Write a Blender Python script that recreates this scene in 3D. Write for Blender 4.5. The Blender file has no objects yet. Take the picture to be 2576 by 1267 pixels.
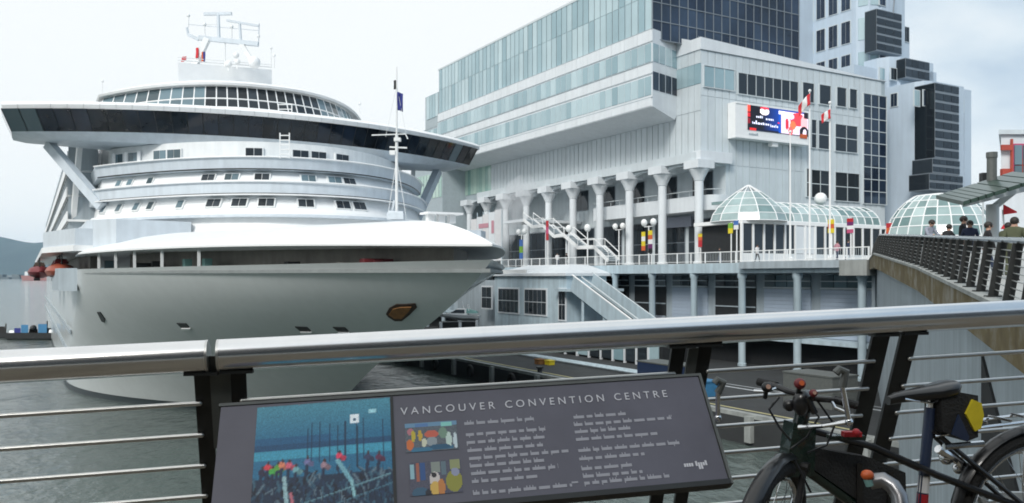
import bpy, math, random
from mathutils import Vector, Matrix
import numpy as np

random.seed(7)
C = bpy.context.scene.collection
SC = bpy.context.scene
R = math.radians

# ------------------------------------------------------------------ camera
EYE = 10.0                       # metres above the water
F, CX, HOR = 2118.0, 1288.0, 697.0
cam_d = bpy.data.cameras.new('camera')
cam = bpy.data.objects.new('camera', cam_d)
C.objects.link(cam)
cam.location = (0, 0, EYE)
cam.rotation_euler = (R(90), 0, 0)
cam_d.sensor_width = 36.0
cam_d.lens = 36.0 * F / 2576.0
cam_d.shift_y = (HOR - 633.5) / 2576.0
cam_d.clip_start = 0.05
cam_d.clip_end = 40000
SC.camera = cam

# ------------------------------------------------------------------ sky and sun
SUN_EL, SUN_AZ = 38.0, 203.0     # azimuth clockwise from +Y: behind the camera, a little to the left
world = bpy.data.worlds.new('World')
SC.world = world
world.use_nodes = True
nt = world.node_tree
nt.nodes.clear()
wo = nt.nodes.new('ShaderNodeOutputWorld')
sky = nt.nodes.new('ShaderNodeTexSky')
sky.sky_type = 'NISHITA'
sky.sun_disc = False
sky.sun_elevation = R(SUN_EL)
sky.sun_rotation = R(SUN_AZ)
bg1 = nt.nodes.new('ShaderNodeBackground'); bg1.inputs['Strength'].default_value = 0.08
nt.links.new(sky.outputs[0], bg1.inputs[0])
tc = nt.nodes.new('ShaderNodeTexCoord')
mp = nt.nodes.new('ShaderNodeMapping')
mp.inputs['Scale'].default_value = (1.0, 1.0, 1.8)
mp.inputs['Location'].default_value = (0.35, 0.1, 0.2)
nt.links.new(tc.outputs['Generated'], mp.inputs[0])
nz = nt.nodes.new('ShaderNodeTexNoise')
nz.inputs['Scale'].default_value = 2.9; nz.inputs['Detail'].default_value = 7; nz.inputs['Roughness'].default_value = 0.5
nt.links.new(mp.outputs[0], nz.inputs[0])
# broad drift of the cloud deck: paler to the north-west (left), greyer to the right
sp = nt.nodes.new('ShaderNodeSeparateXYZ'); nt.links.new(tc.outputs['Generated'], sp.inputs[0])
ma = nt.nodes.new('ShaderNodeMath'); ma.operation = 'MULTIPLY_ADD'
nt.links.new(sp.outputs['X'], ma.inputs[0]); ma.inputs[1].default_value = -0.36
my = nt.nodes.new('ShaderNodeMath'); my.operation = 'MULTIPLY_ADD'; my.inputs[1].default_value = 0.11
nt.links.new(sp.outputs['Y'], my.inputs[0]); nt.links.new(nz.outputs[0], my.inputs[2])
nt.links.new(my.outputs[0], ma.inputs[2])
cr = nt.nodes.new('ShaderNodeValToRGB')
cr.color_ramp.elements[0].position = 0.20; cr.color_ramp.elements[0].color = (0.40, 0.53, 0.68, 1)
cr.color_ramp.elements[1].position = 0.58; cr.color_ramp.elements[1].color = (0.97, 1.0, 1.0, 1)
e = cr.color_ramp.elements.new(0.34); e.color = (0.70, 0.80, 0.875, 1)
e = cr.color_ramp.elements.new(0.45); e.color = (0.885, 0.94, 0.965, 1)
nt.links.new(ma.outputs[0], cr.inputs[0])
bg2 = nt.nodes.new('ShaderNodeBackground'); bg2.inputs['Strength'].default_value = 1.02
nt.links.new(cr.outputs[0], bg2.inputs[0])
mx = nt.nodes.new('ShaderNodeMixShader'); mx.inputs[0].default_value = 0.93
nt.links.new(bg1.outputs[0], mx.inputs[1]); nt.links.new(bg2.outputs[0], mx.inputs[2])
nt.links.new(mx.outputs[0], wo.inputs[0])

sl = bpy.data.lights.new('sun', 'SUN')
sl.energy = 2.5; sl.angle = R(18); sl.color = (1.0, 0.97, 0.92)
so = bpy.data.objects.new('sun', sl); C.objects.link(so)
a_, e_ = R(SUN_AZ), R(SUN_EL)
sd = Vector((math.sin(a_) * math.cos(e_), math.cos(a_) * math.cos(e_), math.sin(e_)))
so.rotation_euler = sd.to_track_quat('Z', 'Y').to_euler()
so.location = sd * 300 + Vector((0, 60, 0))

SC.view_settings.view_transform = 'Standard'
SC.view_settings.look = 'None'
SC.view_settings.exposure = 0.08
SC.view_settings.gamma = 1.0
SC.view_settings.use_curve_mapping = False
try:
    SC.cycles.filter_width = 1.8
    SC.cycles.max_bounces = 6; SC.cycles.volume_bounces = 1
    SC.cycles.transparent_max_bounces = 8
    SC.cycles.caustics_reflective = False
    SC.cycles.caustics_refractive = False
    SC.cycles.sample_clamp_indirect = 6
except Exception:
    pass

# ------------------------------------------------------------------ helpers
def tag(o, label=None, cat=None, group=None, kind=None):
    if label: o['label'] = label
    if cat: o['category'] = cat
    if group: o['group'] = group
    if kind: o['kind'] = kind
    return o

ORG = {}
def thing(name, label, cat, loc, group=None):
    o = bpy.data.objects.new(name, None); C.objects.link(o)
    o.empty_display_size = 0.2
    o.location = loc
    ORG[o.name] = Vector(loc)
    return tag(o, label, cat, group)

class MB:
    def __init__(s): s.v = []; s.f = []
    def add(s, vs, fs):
        n = len(s.v); s.v += [tuple(p) for p in vs]; s.f += [tuple(i + n for i in f) for f in fs]; return s
    def hexa(s, p):              # 8 corners: 0-3 bottom ring, 4-7 top ring
        return s.add(p, [(3, 2, 1, 0), (4, 5, 6, 7), (0, 1, 5, 4), (1, 2, 6, 5), (2, 3, 7, 6), (3, 0, 4, 7)])
    def box(s, c, d, rot=None):
        x, y, z = d[0] / 2, d[1] / 2, d[2] / 2
        p = [Vector(q) for q in ((-x, -y, -z), (x, -y, -z), (x, y, -z), (-x, y, -z), (-x, -y, z), (x, -y, z), (x, y, z), (-x, y, z))]
        if rot is not None: p = [rot @ q for q in p]
        c = Vector(c)
        return s.hexa([c + q for q in p])
    def bar(s, a, b, w, h, up=(0, 0, 1)):
        a, b = Vector(a), Vector(b); d = (b - a); L = d.length
        if L < 1e-6: return s
        d.normalize(); side = d.cross(Vector(up))
        if side.length < 1e-4: side = d.cross(Vector((1, 0, 0)))
        side.normalize(); u = side.cross(d)
        q = []
        for o in (a, b):
            for i, j in ((-1, -1), (1, -1), (1, 1), (-1, 1)):
                q.append(o + side * (i * w / 2) + u * (j * h / 2))
        return s.hexa(q)
    def tube(s, a, b, r, n=10, r2=None, cap=True):
        return s.path([a, b], r, n, r2=r2, cap=cap)
    def path(s, pts, r, n=8, r2=None, cap=True, closed=False):
        pts = [Vector(p) for p in pts]; m = len(pts)
        base = len(s.v)
        prev = None
        for i, p in enumerate(pts):
            if closed: d = pts[(i + 1) % m] - pts[i - 1]
            elif i == 0: d = pts[1] - pts[0]
            elif i == m - 1: d = pts[-1] - pts[-2]
            else: d = (pts[i + 1] - pts[i]).normalized() + (pts[i] - pts[i - 1]).normalized()
            if d.length < 1e-9: d = Vector((0, 0, 1))
            d.normalize()
            if prev is None:
                side = d.cross(Vector((0, 0, 1)))
                if side.length < 1e-3: side = d.cross(Vector((0, 1, 0)))
            else:
                side = prev - d * prev.dot(d)
            side.normalize(); prev = side
            u = side.cross(d)
            rr = r if r2 is None else r + (r2 - r) * i / (m - 1)
            for k in range(n):
                a = 2 * math.pi * k / n
                s.v.append(tuple(p + side * (math.cos(a) * rr) + u * (math.sin(a) * rr)))
        segs = m if closed else m - 1
        for i in range(segs):
            for k in range(n):
                a0 = base + i * n; b0 = base + ((i + 1) % m) * n
                s.f.append((a0 + k, a0 + (k + 1) % n, b0 + (k + 1) % n, b0 + k))
        if cap and not closed:
            s.f.append(tuple(base + k for k in range(n))[::-1]); s.f.append(tuple(base + (m - 1) * n + k for k in range(n)))
        return s
    def loft(s, rings, cap0=True, cap1=True, closed=True):
        n = len(rings[0]); b = len(s.v)
        for r in rings: s.v += [tuple(p) for p in r]
        for i in range(len(rings) - 1):
            for k in range(n if closed else n - 1):
                s.f.append((b + i * n + k, b + i * n + (k + 1) % n, b + (i + 1) * n + (k + 1) % n, b + (i + 1) * n + k))
        if cap0: s.f.append(tuple(b + k for k in range(n))[::-1])
        if cap1: s.f.append(tuple(b + (len(rings) - 1) * n + k for k in range(n)))
        return s
    def prism(s, poly, z0, z1):  # poly: world xy list
        return s.loft([[(x, y, z0) for x, y in poly], [(x, y, z1) for x, y in poly]])
    def lathe(s, c, prof, n=16):
        c = Vector(c)
        return s.loft([[c + Vector((r * math.cos(2 * math.pi * k / n), r * math.sin(2 * math.pi * k / n), z)) for k in range(n)] for r, z in prof])
    def ball(s, c, r, n=10, m=6, sc=(1, 1, 1)):
        prof = [(max(1e-3, r * math.sin(math.pi * i / m)), -r * math.cos(math.pi * i / m)) for i in range(m + 1)]
        c = Vector(c)
        return s.loft([[c + Vector((q * math.cos(2 * math.pi * k / n) * sc[0], q * math.sin(2 * math.pi * k / n) * sc[1], z * sc[2])) for k in range(n)] for q, z in prof])
    def quad(s, a, b, c, d): return s.add([a, b, c, d], [(0, 1, 2, 3)])
    def mesh(s, name, org=(0, 0, 0), smooth=False, ang=35):
        o = Vector(org)
        me = bpy.data.meshes.new(name)
        me.from_pydata([tuple(Vector(p) - o) for p in s.v], [], s.f)
        import bmesh
        bm = bmesh.new(); bm.from_mesh(me)
        bmesh.ops.recalc_face_normals(bm, faces=bm.faces)
        bm.to_mesh(me); bm.free()
        if smooth:
            me.shade_smooth()
            me.set_sharp_from_angle(angle=R(ang))
        me.update()
        return me

def org_of(o):
    return ORG.get(o.name, Vector((0, 0, 0)))

def part(name, mb, mat, parent=None, smooth=False, ang=35, label=None):
    og = org_of(parent) if parent else Vector((0, 0, 0))
    me = mb.mesh(name, og, smooth, ang) if isinstance(mb, MB) else mb
    if mat and not me.materials: me.materials.append(mat)
    o = bpy.data.objects.new(name, me); C.objects.link(o)
    if parent: o.parent = parent
    ORG[o.name] = og
    if label: o['label'] = label
    return o

def solo(name, mb, mat, label, cat, loc=None, smooth=False, group=None, ang=35):
    """a thing that is one mesh, origin at loc"""
    loc = Vector(loc) if loc is not None else Vector(mb.v[0])
    me = mb.mesh(name, loc, smooth, ang); me.materials.append(mat)
    o = bpy.data.objects.new(name, me); C.objects.link(o); o.location = loc
    ORG[o.name] = loc
    return tag(o, label, cat, group)

def struct(name, mb, mat, smooth=False, kind='structure'):
    me = mb.mesh(name, (0, 0, 0), smooth); me.materials.append(mat)
    o = bpy.data.objects.new(name, me); C.objects.link(o)
    o['kind'] = kind
    return o

def piece(name, me, parent, loc, rotz=0.0, scale=None):
    """an alike piece: shares mesh data; loc in world, mesh local"""
    o = bpy.data.objects.new(name, me); C.objects.link(o)
    o.parent = parent
    o.location = Vector(loc) - org_of(parent)
    o.rotation_euler = (0, 0, rotz)
    if scale: o.scale = scale
    ORG[o.name] = org_of(parent)
    return o

# pier frame: u runs along the pier away from us, v runs across it to the right
UX, UY = -0.496, 0.868
def P(u, v, z): return Vector((UX * u + UY * v, UY * u - UX * v, z))
def uv_of(x, y): return (UX * x + UY * y, UY * x - UX * y)
def at(px, py, d): return Vector(((px - CX) / F * d, d, EYE - (py - HOR) / F * d))
def on_v(px, py, v):             # where a sight line meets the plane v = const
    r = (px - CX) / F
    u = (UY * v - r * (-UX) * v) / (r * UY - UX)
    d = UY * u - UX * v
    return u, EYE - (py - HOR) / F * d
def on_u(px, py, u):
    r = (px - CX) / F
    v = (r * UY * u - UX * u) / (UY + r * UX)
    d = UY * u - UX * v
    return v, EYE - (py - HOR) / F * d
def proj(p): return (CX + F * p[0] / p[1], HOR - F * (p[2] - EYE) / p[1])
ROT_U = math.atan2(UY, UX)       # local x along +u
ROT_V = math.atan2(-UX, UY)      # local x along +v
MU = Matrix.Rotation(ROT_V, 3, 'Z')
def ubox(mb, u0, u1, v0, v1, z0, z1):
    q = [P(u0, v0, z0), P(u0, v1, z0), P(u1, v1, z0), P(u1, v0, z0)]
    return mb.hexa(q + [Vector((p.x, p.y, z1)) for p in q])

# ------------------------------------------------------------------ materials
def mat(name, col, rough=0.5, metal=0.0, var=0.12, vs=2.0, streak=0.0, bump=0.0, bs=20.0, spec=0.5, rand=0.0, col2=None, coat=0.0, emit=None):
    m = bpy.data.materials.new(name); m.use_nodes = True
    n = m.node_tree.nodes; l = m.node_tree.links
    b = n['Principled BSDF']
    b.inputs['Roughness'].default_value = rough
    b.inputs['Metallic'].default_value = metal
    b.inputs['Specular IOR Level'].default_value = spec
    b.inputs['Coat Weight'].default_value = coat
    c0 = (*col, 1)
    geo = n.new('ShaderNodeNewGeometry')
    last = None
    if col2 is not None or rand > 0:
        oi = n.new('ShaderNodeObjectInfo')
        mr = n.new('ShaderNodeMix'); mr.data_type = 'RGBA'
        mr.inputs['A'].default_value = c0
        c2 = col2 if col2 is not None else tuple(max(0, x * (1 - rand)) for x in col)
        mr.inputs['B'].default_value = (*c2, 1)
        l.new(oi.outputs['Random'], mr.inputs['Factor'])
        last = mr.outputs['Result']
    if var > 0:
        t = n.new('ShaderNodeTexNoise'); t.inputs['Scale'].default_value = vs; t.inputs['Detail'].default_value = 5; t.inputs['Roughness'].default_value = 0.6
        l.new(geo.outputs['Position'], t.inputs['Vector'])
        h = n.new('ShaderNodeMapRange'); h.inputs['From Min'].default_value = 0.25; h.inputs['From Max'].default_value = 0.75
        h.inputs['To Min'].default_value = 1 - var; h.inputs['To Max'].default_value = 1 + var * 0.6
        l.new(t.outputs[0], h.inputs[0])
        fac = h.outputs[0]
        if streak > 0:
            mpn = n.new('ShaderNodeMapping'); mpn.inputs['Scale'].default_value = (1.6, 1.6, 0.12)
            l.new(geo.outputs['Position'], mpn.inputs[0])
            t2 = n.new('ShaderNodeTexNoise'); t2.inputs['Scale'].default_value = 1.3; t2.inputs['Detail'].default_value = 6
            l.new(mpn.outputs[0], t2.inputs['Vector'])
            h2 = n.new('ShaderNodeMapRange'); h2.inputs['From Min'].default_value = 0.35; h2.inputs['From Max'].default_value = 0.7
            h2.inputs['To Min'].default_value = 1.0; h2.inputs['To Max'].default_value = 1 - streak
            l.new(t2.outputs[0], h2.inputs[0])
            mm = n.new('ShaderNodeMath'); mm.operation = 'MULTIPLY'
            l.new(fac, mm.inputs[0]); l.new(h2.outputs[0], mm.inputs[1]); fac = mm.outputs[0]
        mixc = n.new('ShaderNodeVectorMath'); mixc.operation = 'SCALE'
        if last is None: mixc.inputs[0].default_value = col
        else: l.new(last, mixc.inputs[0])
        l.new(fac, mixc.inputs['Scale'])
        last = mixc.outputs[0]
    if last is None: b.inputs['Base Color'].default_value = c0
    else: l.new(last, b.inputs['Base Color'])
    if bump > 0:
        t3 = n.new('ShaderNodeTexNoise'); t3.inputs['Scale'].default_value = bs; t3.inputs['Detail'].default_value = 4
        l.new(geo.outputs['Position'], t3.inputs['Vector'])
        bp = n.new('ShaderNodeBump'); bp.inputs['Strength'].default_value = bump; bp.inputs['Distance'].default_value = 0.02
        l.new(t3.outputs[0], bp.inputs['Height']); l.new(bp.outputs[0], b.inputs['Normal'])
    if emit:
        b.inputs['Emission Color'].default_value = (*emit[0], 1); b.inputs['Emission Strength'].default_value = emit[1]
    return m

M = {}
M['white'] = mat('white_paint', (0.78, 0.80, 0.80), 0.42, var=0.07, vs=0.8, streak=0.10)
M['white2'] = mat('white_paint_clean', (0.82, 0.83, 0.83), 0.35, var=0.05, vs=1.5)
M['band'] = mat('pale_blue_grey_paint', (0.60, 0.66, 0.71), 0.45, var=0.08, vs=1.2, streak=0.12)
M['hull'] = mat('hull_white_paint', (0.62, 0.65, 0.65), 0.22, var=0.06, vs=0.2, streak=0.04, coat=0.3, bump=0.12, bs=0.9)
M['boot'] = mat('boot_topping_paint', (0.012, 0.02, 0.022), 0.4)
M['deckgrey'] = mat('deck_grey_paint', (0.22, 0.24, 0.24), 0.7, var=0.2)
M['beige'] = mat('beige_bulkhead_paint', (0.33, 0.31, 0.28), 0.6, var=0.15, streak=0.2)
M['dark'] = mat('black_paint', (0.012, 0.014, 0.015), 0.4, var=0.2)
M['void_shade'] = mat('painted_interior_shade', (0.014, 0.016, 0.018), 0.8, var=0.3)  # near-black colour holds the shade of openings and unlit interiors
M['bridgeglass'] = mat('bridge_glass', (0.008, 0.012, 0.016), 0.06, var=0.9, vs=0.5, spec=0.4, col2=(0.012, 0.020, 0.034))
M['shipglass'] = mat('ship_window_glass', (0.05, 0.075, 0.085), 0.08, var=0, col2=(0.16, 0.24, 0.28))
M['teal'] = mat('teal_curtain_glass', (0.23, 0.355, 0.40), 0.09, var=0.12, vs=0.2, col2=(0.45, 0.575, 0.61), spec=0.8)
M['navyglass'] = mat('navy_curtain_glass', (0.012, 0.022, 0.045), 0.05, var=0.8, vs=0.16, col2=(0.03, 0.05, 0.085), spec=0.6)  # broad colour patches stand in for uneven reflections
M['dkglass'] = mat('dark_window_glass', (0.010, 0.014, 0.018), 0.06, var=0, col2=(0.03, 0.04, 0.05))
M['clearglass'] = mat('greenhouse_glass', (0.10, 0.19, 0.19), 0.05, var=0.3, vs=.5, col2=(0.46, 0.57, 0.57), spec=0.9)
M['facade'] = mat('facade_panel', (0.60, 0.66, 0.69), 0.5, var=0.06, vs=0.6, streak=0.10, rand=0.06)
M['facade2'] = mat('facade_spandrel', (0.70, 0.74, 0.77), 0.5, var=0.06, vs=0.5, streak=0.08, rand=0.05)
M['seam'] = mat('facade_seam', (0.36, 0.42, 0.45), 0.6, var=0.1)
M['tower'] = mat('tower_panel', (0.51, 0.60, 0.69), 0.5, var=0.06, vs=0.4, streak=0.08, rand=0.04)
M['frame'] = mat('aluminium_frame', (0.55, 0.60, 0.62), 0.4, var=0.05)
M['dframe'] = mat('dark_mullion', (0.20, 0.23, 0.26), 0.4, var=0.05)
M['steelblue'] = mat('pale_blue_steel', (0.48, 0.59, 0.65), 0.45, var=0.12, vs=1.0, streak=0.25)
M['pierwall'] = mat('pier_wall', (0.38, 0.44, 0.48), 0.65, var=0.12, vs=0.7, streak=0.25)
M['shutter'] = mat('roller_shutter', (0.38, 0.45, 0.54), 0.5, var=0.06, rand=0.1)
M['concrete'] = mat('concrete', (0.34, 0.36, 0.35), 0.85, var=0.18, vs=1.2, streak=0.3, bump=0.3, bs=8)
M['paving'] = mat('paving_concrete', (0.40, 0.41, 0.40), 0.85, var=0.15, vs=0.8, bump=0.2)
M['asphalt'] = mat('apron_asphalt', (0.032, 0.035, 0.037), 0.8, var=0.3, vs=0.5, bump=0.3)
M['timber'] = mat('timber_deck', (0.145, 0.122, 0.088), 0.75, var=0.25, vs=3, bump=0.2)
M['steel'] = mat('brushed_stainless', (0.82, 0.82, 0.82), 0.22, metal=1.0, var=0.06, vs=6)
M['rod'] = mat('stainless_rod', (0.66, 0.66, 0.64), 0.34, metal=1.0, var=0.05, vs=9)
M['iron'] = mat('dark_painted_iron', (0.016, 0.018, 0.018), 0.42, var=0.25, vs=9)
M['ironlt'] = mat('grey_painted_iron', (0.11, 0.12, 0.115), 0.55, var=0.2, vs=7)
M['sign'] = mat('purple_grey_sign_face', (0.115, 0.112, 0.142), 0.45, var=0.16, vs=5)
M['print'] = mat('white_sign_print', (0.66, 0.66, 0.70), 0.5, var=0.0)
M['greek'] = mat('pale_sign_print', (0.36, 0.36, 0.40), 0.5, var=0.0)
M['rubber'] = mat('rubber', (0.018, 0.018, 0.018), 0.75, var=0.3, vs=30, bump=0.4, bs=120)
M['chrome'] = mat('chrome', (0.72, 0.73, 0.74), 0.12, metal=1.0, var=0)
M['bikegreen'] = mat('dark_green_bike_paint', (0.012, 0.03, 0.024), 0.25, var=0.2, vs=20, coat=0.5)
M['bikeblack'] = mat('black_bike_paint', (0.012, 0.012, 0.013), 0.3, var=0.2, vs=20, coat=0.4)
M['bikeblue'] = mat('navy_bike_paint', (0.02, 0.035, 0.08), 0.3, var=0.1, coat=0.4)
M['yellow'] = mat('yellow_reflective', (0.75, 0.60, 0.03), 0.45, var=0.12, vs=25)
M['red'] = mat('red_plastic', (0.45, 0.02, 0.03), 0.4, var=0.1)
M['orange'] = mat('orange_paint', (0.62, 0.12, 0.03), 0.45, var=0.15)
M['lifeorange'] = mat('faded_orange_paint', (0.33, 0.075, 0.04), 0.5, var=0.25)
M['palered'] = mat('faded_red_hull_paint', (0.36, 0.15, 0.13), 0.6, var=0.2, vs=.05)
M['darkred'] = mat('dark_red_paint', (0.16, 0.02, 0.025), 0.5, var=0.2)
M['rust'] = mat('rusty_steel', (0.30, 0.14, 0.045), 0.8, var=0.35, vs=4, streak=0.3)
M['rustdk'] = mat('dark_rust', (0.05, 0.03, 0.02), 0.8, var=0.3, vs=4)
M['flagred'] = mat('red_flag_cloth', (0.60, 0.03, 0.04), 0.8, var=0.1)
M['flagwhite'] = mat('white_flag_cloth', (0.78, 0.78, 0.78), 0.8, var=0.05)
M['flagblue'] = mat('navy_flag_cloth', (0.03, 0.04, 0.22), 0.8, var=0.2)
M['lamp'] = mat('white_lamp_globe', (0.82, 0.83, 0.82), 0.3, var=0.02)
M['green'] = mat('green_glass_canopy', (0.045, 0.075, 0.062), 0.3, var=0.15, vs=2)
M['brick'] = mat('red_cladding', (0.42, 0.07, 0.045), 0.55, var=0.12)
M['cabin'] = mat('blue_container_paint', (0.05, 0.20, 0.38), 0.5, var=0.2)
M['canopycloth'] = mat('teal_canvas', (0.20, 0.38, 0.36), 0.8, var=0.1)
M['skin'] = mat('skin', (0.45, 0.27, 0.20), 0.6, var=0.05)
M['hair'] = mat('dark_hair', (0.02, 0.015, 0.012), 0.6, var=0.2)
for nme, cc in (('coat_grey', (0.28, 0.30, 0.36)), ('coat_black', (0.015, 0.015, 0.018)), ('coat_navy', (0.02, 0.03, 0.07)), ('coat_red', (0.45, 0.03, 0.05)), ('coat_olive', (0.08, 0.09, 0.05)), ('jeans', (0.04, 0.06, 0.11)), ('coat_white', (0.65, 0.65, 0.66)), ('coat_pink', (0.5, 0.25, 0.3))):
    M[nme] = mat(nme, cc, 0.85, var=0.15, vs=6)

def stained_concrete():
    m = bpy.data.materials.new('stained_fascia'); m.use_nodes = True
    n = m.node_tree.nodes; l = m.node_tree.links; b = n['Principled BSDF']
    b.inputs['Roughness'].default_value = 0.9
    g = n.new('ShaderNodeNewGeometry')
    t = n.new('ShaderNodeTexNoise'); t.inputs['Scale'].default_value = 1.1; t.inputs['Detail'].default_value = 8; t.inputs['Roughness'].default_value = 0.65
    l.new(g.outputs['Position'], t.inputs['Vector'])
    c = n.new('ShaderNodeValToRGB')
    c.color_ramp.elements[0].position = 0.30; c.color_ramp.elements[0].color = (0.075, 0.055, 0.026, 1)
    c.color_ramp.elements[1].position = 0.72; c.color_ramp.elements[1].color = (0.28, 0.275, 0.25, 1)
    q = c.color_ramp.elements.new(0.5); q.color = (0.15, 0.118, 0.055, 1)
    l.new(t.outputs[0], c.inputs[0]); l.new(c.outputs[0], b.inputs['Base Color'])
    return m
M['stained'] = stained_concrete()

def water_mat():
    m = bpy.data.materials.new('harbour_water'); m.use_nodes = True
    n = m.node_tree.nodes; l = m.node_tree.links; b = n['Principled BSDF']
    b.inputs['Base Color'].default_value = (0.095, 0.122, 0.114, 1)
    b.inputs['Roughness'].default_value = 0.06
    b.inputs['IOR'].default_value = 1.5
    g = n.new('ShaderNodeNewGeometry')
    mpn = n.new('ShaderNodeMapping'); mpn.inputs['Scale'].default_value = (1.0, 0.55, 1.0); mpn.inputs['Rotation'].default_value = (0, 0, 0.35)
    l.new(g.outputs['Position'], mpn.inputs[0])
    t1 = n.new('ShaderNodeTexNoise'); t1.inputs['Scale'].default_value = 1.5; t1.inputs['Detail'].default_value = 5; t1.inputs['Roughness'].default_value = 0.62
    t2 = n.new('ShaderNodeTexNoise'); t2.inputs['Scale'].default_value = 0.3; t2.inputs['Detail'].default_value = 3
    l.new(mpn.outputs[0], t1.inputs['Vector']); l.new(mpn.outputs[0], t2.inputs['Vector'])
    ad = n.new('ShaderNodeMath'); ad.operation = 'MULTIPLY_ADD'
    l.new(t2.outputs[0], ad.inputs[0]); ad.inputs[1].default_value = 2.6; l.new(t1.outputs[0], ad.inputs[2])
    bp = n.new('ShaderNodeBump'); bp.inputs['Strength'].default_value = 0.5; bp.inputs['Distance'].default_value = 0.32
    l.new(ad.outputs[0], bp.inputs['Height']); l.new(bp.outputs[0], b.inputs['Normal'])
    return m
M['water'] = water_mat()

def print_mat(name, emit=0.0, rough=0.4):
    m = bpy.data.materials.new(name); m.use_nodes = True
    n = m.node_tree.nodes; l = m.node_tree.links; b = n['Principled BSDF']
    a = n.new('ShaderNodeVertexColor'); a.layer_name = 'ink'
    l.new(a.outputs[0], b.inputs['Base Color']); b.inputs['Roughness'].default_value = rough
    if emit > 0:
        l.new(a.outputs[0], b.inputs['Emission Color']); b.inputs['Emission Strength'].default_value = emit
    return m
M['ink'] = print_mat('printed_ink')
M['screen'] = print_mat('lit_screen', 0.9, 0.3)

def srgb(*c): return tuple(((x / 255) / 12.92 if x / 255 <= 0.04045 else ((x / 255 + 0.055) / 1.055) ** 2.4) for x in c)

def printed(name, img, corners, matl, parent):
    """flat print: img rows x cols x 3 (linear, row 0 = top); corners TL, TR, BR, BL in world"""
    h, w = img.shape[:2]
    tl, tr, br, bl = [Vector(c) for c in corners]
    mb = MB(); vs = []
    for j in range(h + 1):
        for i in range(w + 1):
            a, b = i / w, j / h
            vs.append((tl.lerp(tr, a)).lerp(bl.lerp(br, a), b))
    fs = [(j * (w + 1) + i, (j + 1) * (w + 1) + i, (j + 1) * (w + 1) + i + 1, j * (w + 1) + i + 1) for j in range(h) for i in range(w)]
    og = org_of(parent)
    me = bpy.data.meshes.new(name)
    me.from_pydata([tuple(v - og) for v in vs], [], fs)
    at_ = me.color_attributes.new('ink', 'FLOAT_COLOR', 'CORNER')
    arr = np.ones((len(fs) * 4, 4), dtype=np.float32)
    arr[:, :3] = np.repeat(img.reshape(-1, 3), 4, axis=0)
    at_.data.foreach_set('color', arr.ravel())
    me.materials.append(matl); me.update()
    return part(name, me, None, parent)

def rect(img, x0, y0, x1, y1, c):
    h, w = img.shape[:2]
    a, b, cc, d = int(round(x0 * w)), int(round(x1 * w)), int(round(y0 * h)), int(round(y1 * h))
    img[max(0, cc):max(cc + 1, d), max(0, a):max(a + 1, b)] = c
def disc(img, x, y, rx, ry, c):
    h, w = img.shape[:2]
    Y, X = np.mgrid[0:h, 0:w]
    img[((X + .5) / w - x) ** 2 / rx ** 2 + ((Y + .5) / h - y) ** 2 / ry ** 2 < 1] = c
def line(img, x0, y0, x1, y1, t, c):
    h, w = img.shape[:2]
    Y, X = np.mgrid[0:h, 0:w]; X = (X + .5) / w; Y = (Y + .5) / h
    dx, dy = x1 - x0, y1 - y0
    k = np.clip(((X - x0) * dx + (Y - y0) * dy) / (dx * dx + dy * dy), 0, 1)
    img[np.hypot(X - x0 - k * dx, Y - y0 - k * dy) < t] = c
# ------------------------------------------------------------------ water, far shore, hills
mb = MB(); mb.quad((-16000, -400, 0), (16000, -400, 0), (16000, 22000, 0), (-16000, 22000, 0)); struct('water', mb, M['water'])

def ridge(name, y, x0, x1, hfun, n, depth, m):
    mb = MB(); rings = []
    for k in range(5):
        t = k / 4
        rings.append([(x0 + (x1 - x0) * i / n, y + depth * t, -2 + (hfun(x0 + (x1 - x0) * i / n) + 2) * (math.sin(t * math.pi / 2) if t else 0) ) for i in range(n + 1)])
    mb.loft(rings, False, False, closed=False)
    return struct(name, mb, m, smooth=True)
M['forest'] = mat('forested_hillside', (0.035, 0.055, 0.045), 0.95, var=0.5, vs=0.004)
M['shore'] = mat('built_up_shore', (0.16, 0.18, 0.18), 0.9, var=0.6, vs=0.02)
def mh(x):
    return 285 + 60 * math.sin(x / 900 + 0.6) + 38 * math.sin(x / 310 + 1) + 14 * math.sin(x / 120) - (x + 3600) * 0.045
ridge('hills', 6800, -9000, 5200, mh, 200, 1500, M['forest'])
ridge('far_shore', 3300, -6000, 4200, lambda x: 18 + 12 * math.sin(x / 260) + 6 * math.sin(x / 60 + 2), 160, 600, M['shore'])
rr = random.Random(3)
mb = MB()                         # sheds and blocks along the far shore, too far off to tell apart
for i in range(40):
    x = -2050 + i * 16 + rr.uniform(-6, 6); h = rr.uniform(6, 20); w = rr.uniform(8, 22)
    mb.box((x, 3260 + rr.uniform(-10, 30), h / 2 + 1), (w, 30, h))
struct('far_shore_town', mb, M['shore'], kind='stuff')

# ------------------------------------------------------------------ decks, apron
mb = MB(); ubox(mb, 8, 230, 37, 131, -3, 1.6); struct('apron', mb, M['asphalt'])
mb = MB()
for k in range(26): ubox(mb, 12 + k * 8, 12.5 + k * 8, 36.7, 37.0, 0.2, 1.75)
ubox(mb, 8, 230, 37.0, 37.5, 1.6, 1.85)
struct('apron_kerb', mb, M['concrete'])
M['linepaint'] = mat('worn_yellow_paint', (0.45, 0.42, 0.22), 0.8, var=0.3, vs=3)
M['linewhite'] = mat('worn_white_paint', (0.45, 0.48, 0.50), 0.8, var=0.3, vs=3)
mb = MB(); ubox(mb, 30, 200, 39.0, 39.25, 1.6, 1.606); struct('apron_line', mb, M['linepaint'])
mb = MB(); ubox(mb, 30, 200, 46.2, 46.5, 1.6, 1.606); ubox(mb, 30, 200, 47.4, 47.55, 1.6, 1.606); struct('apron_marking', mb, M['linewhite'])

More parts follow.
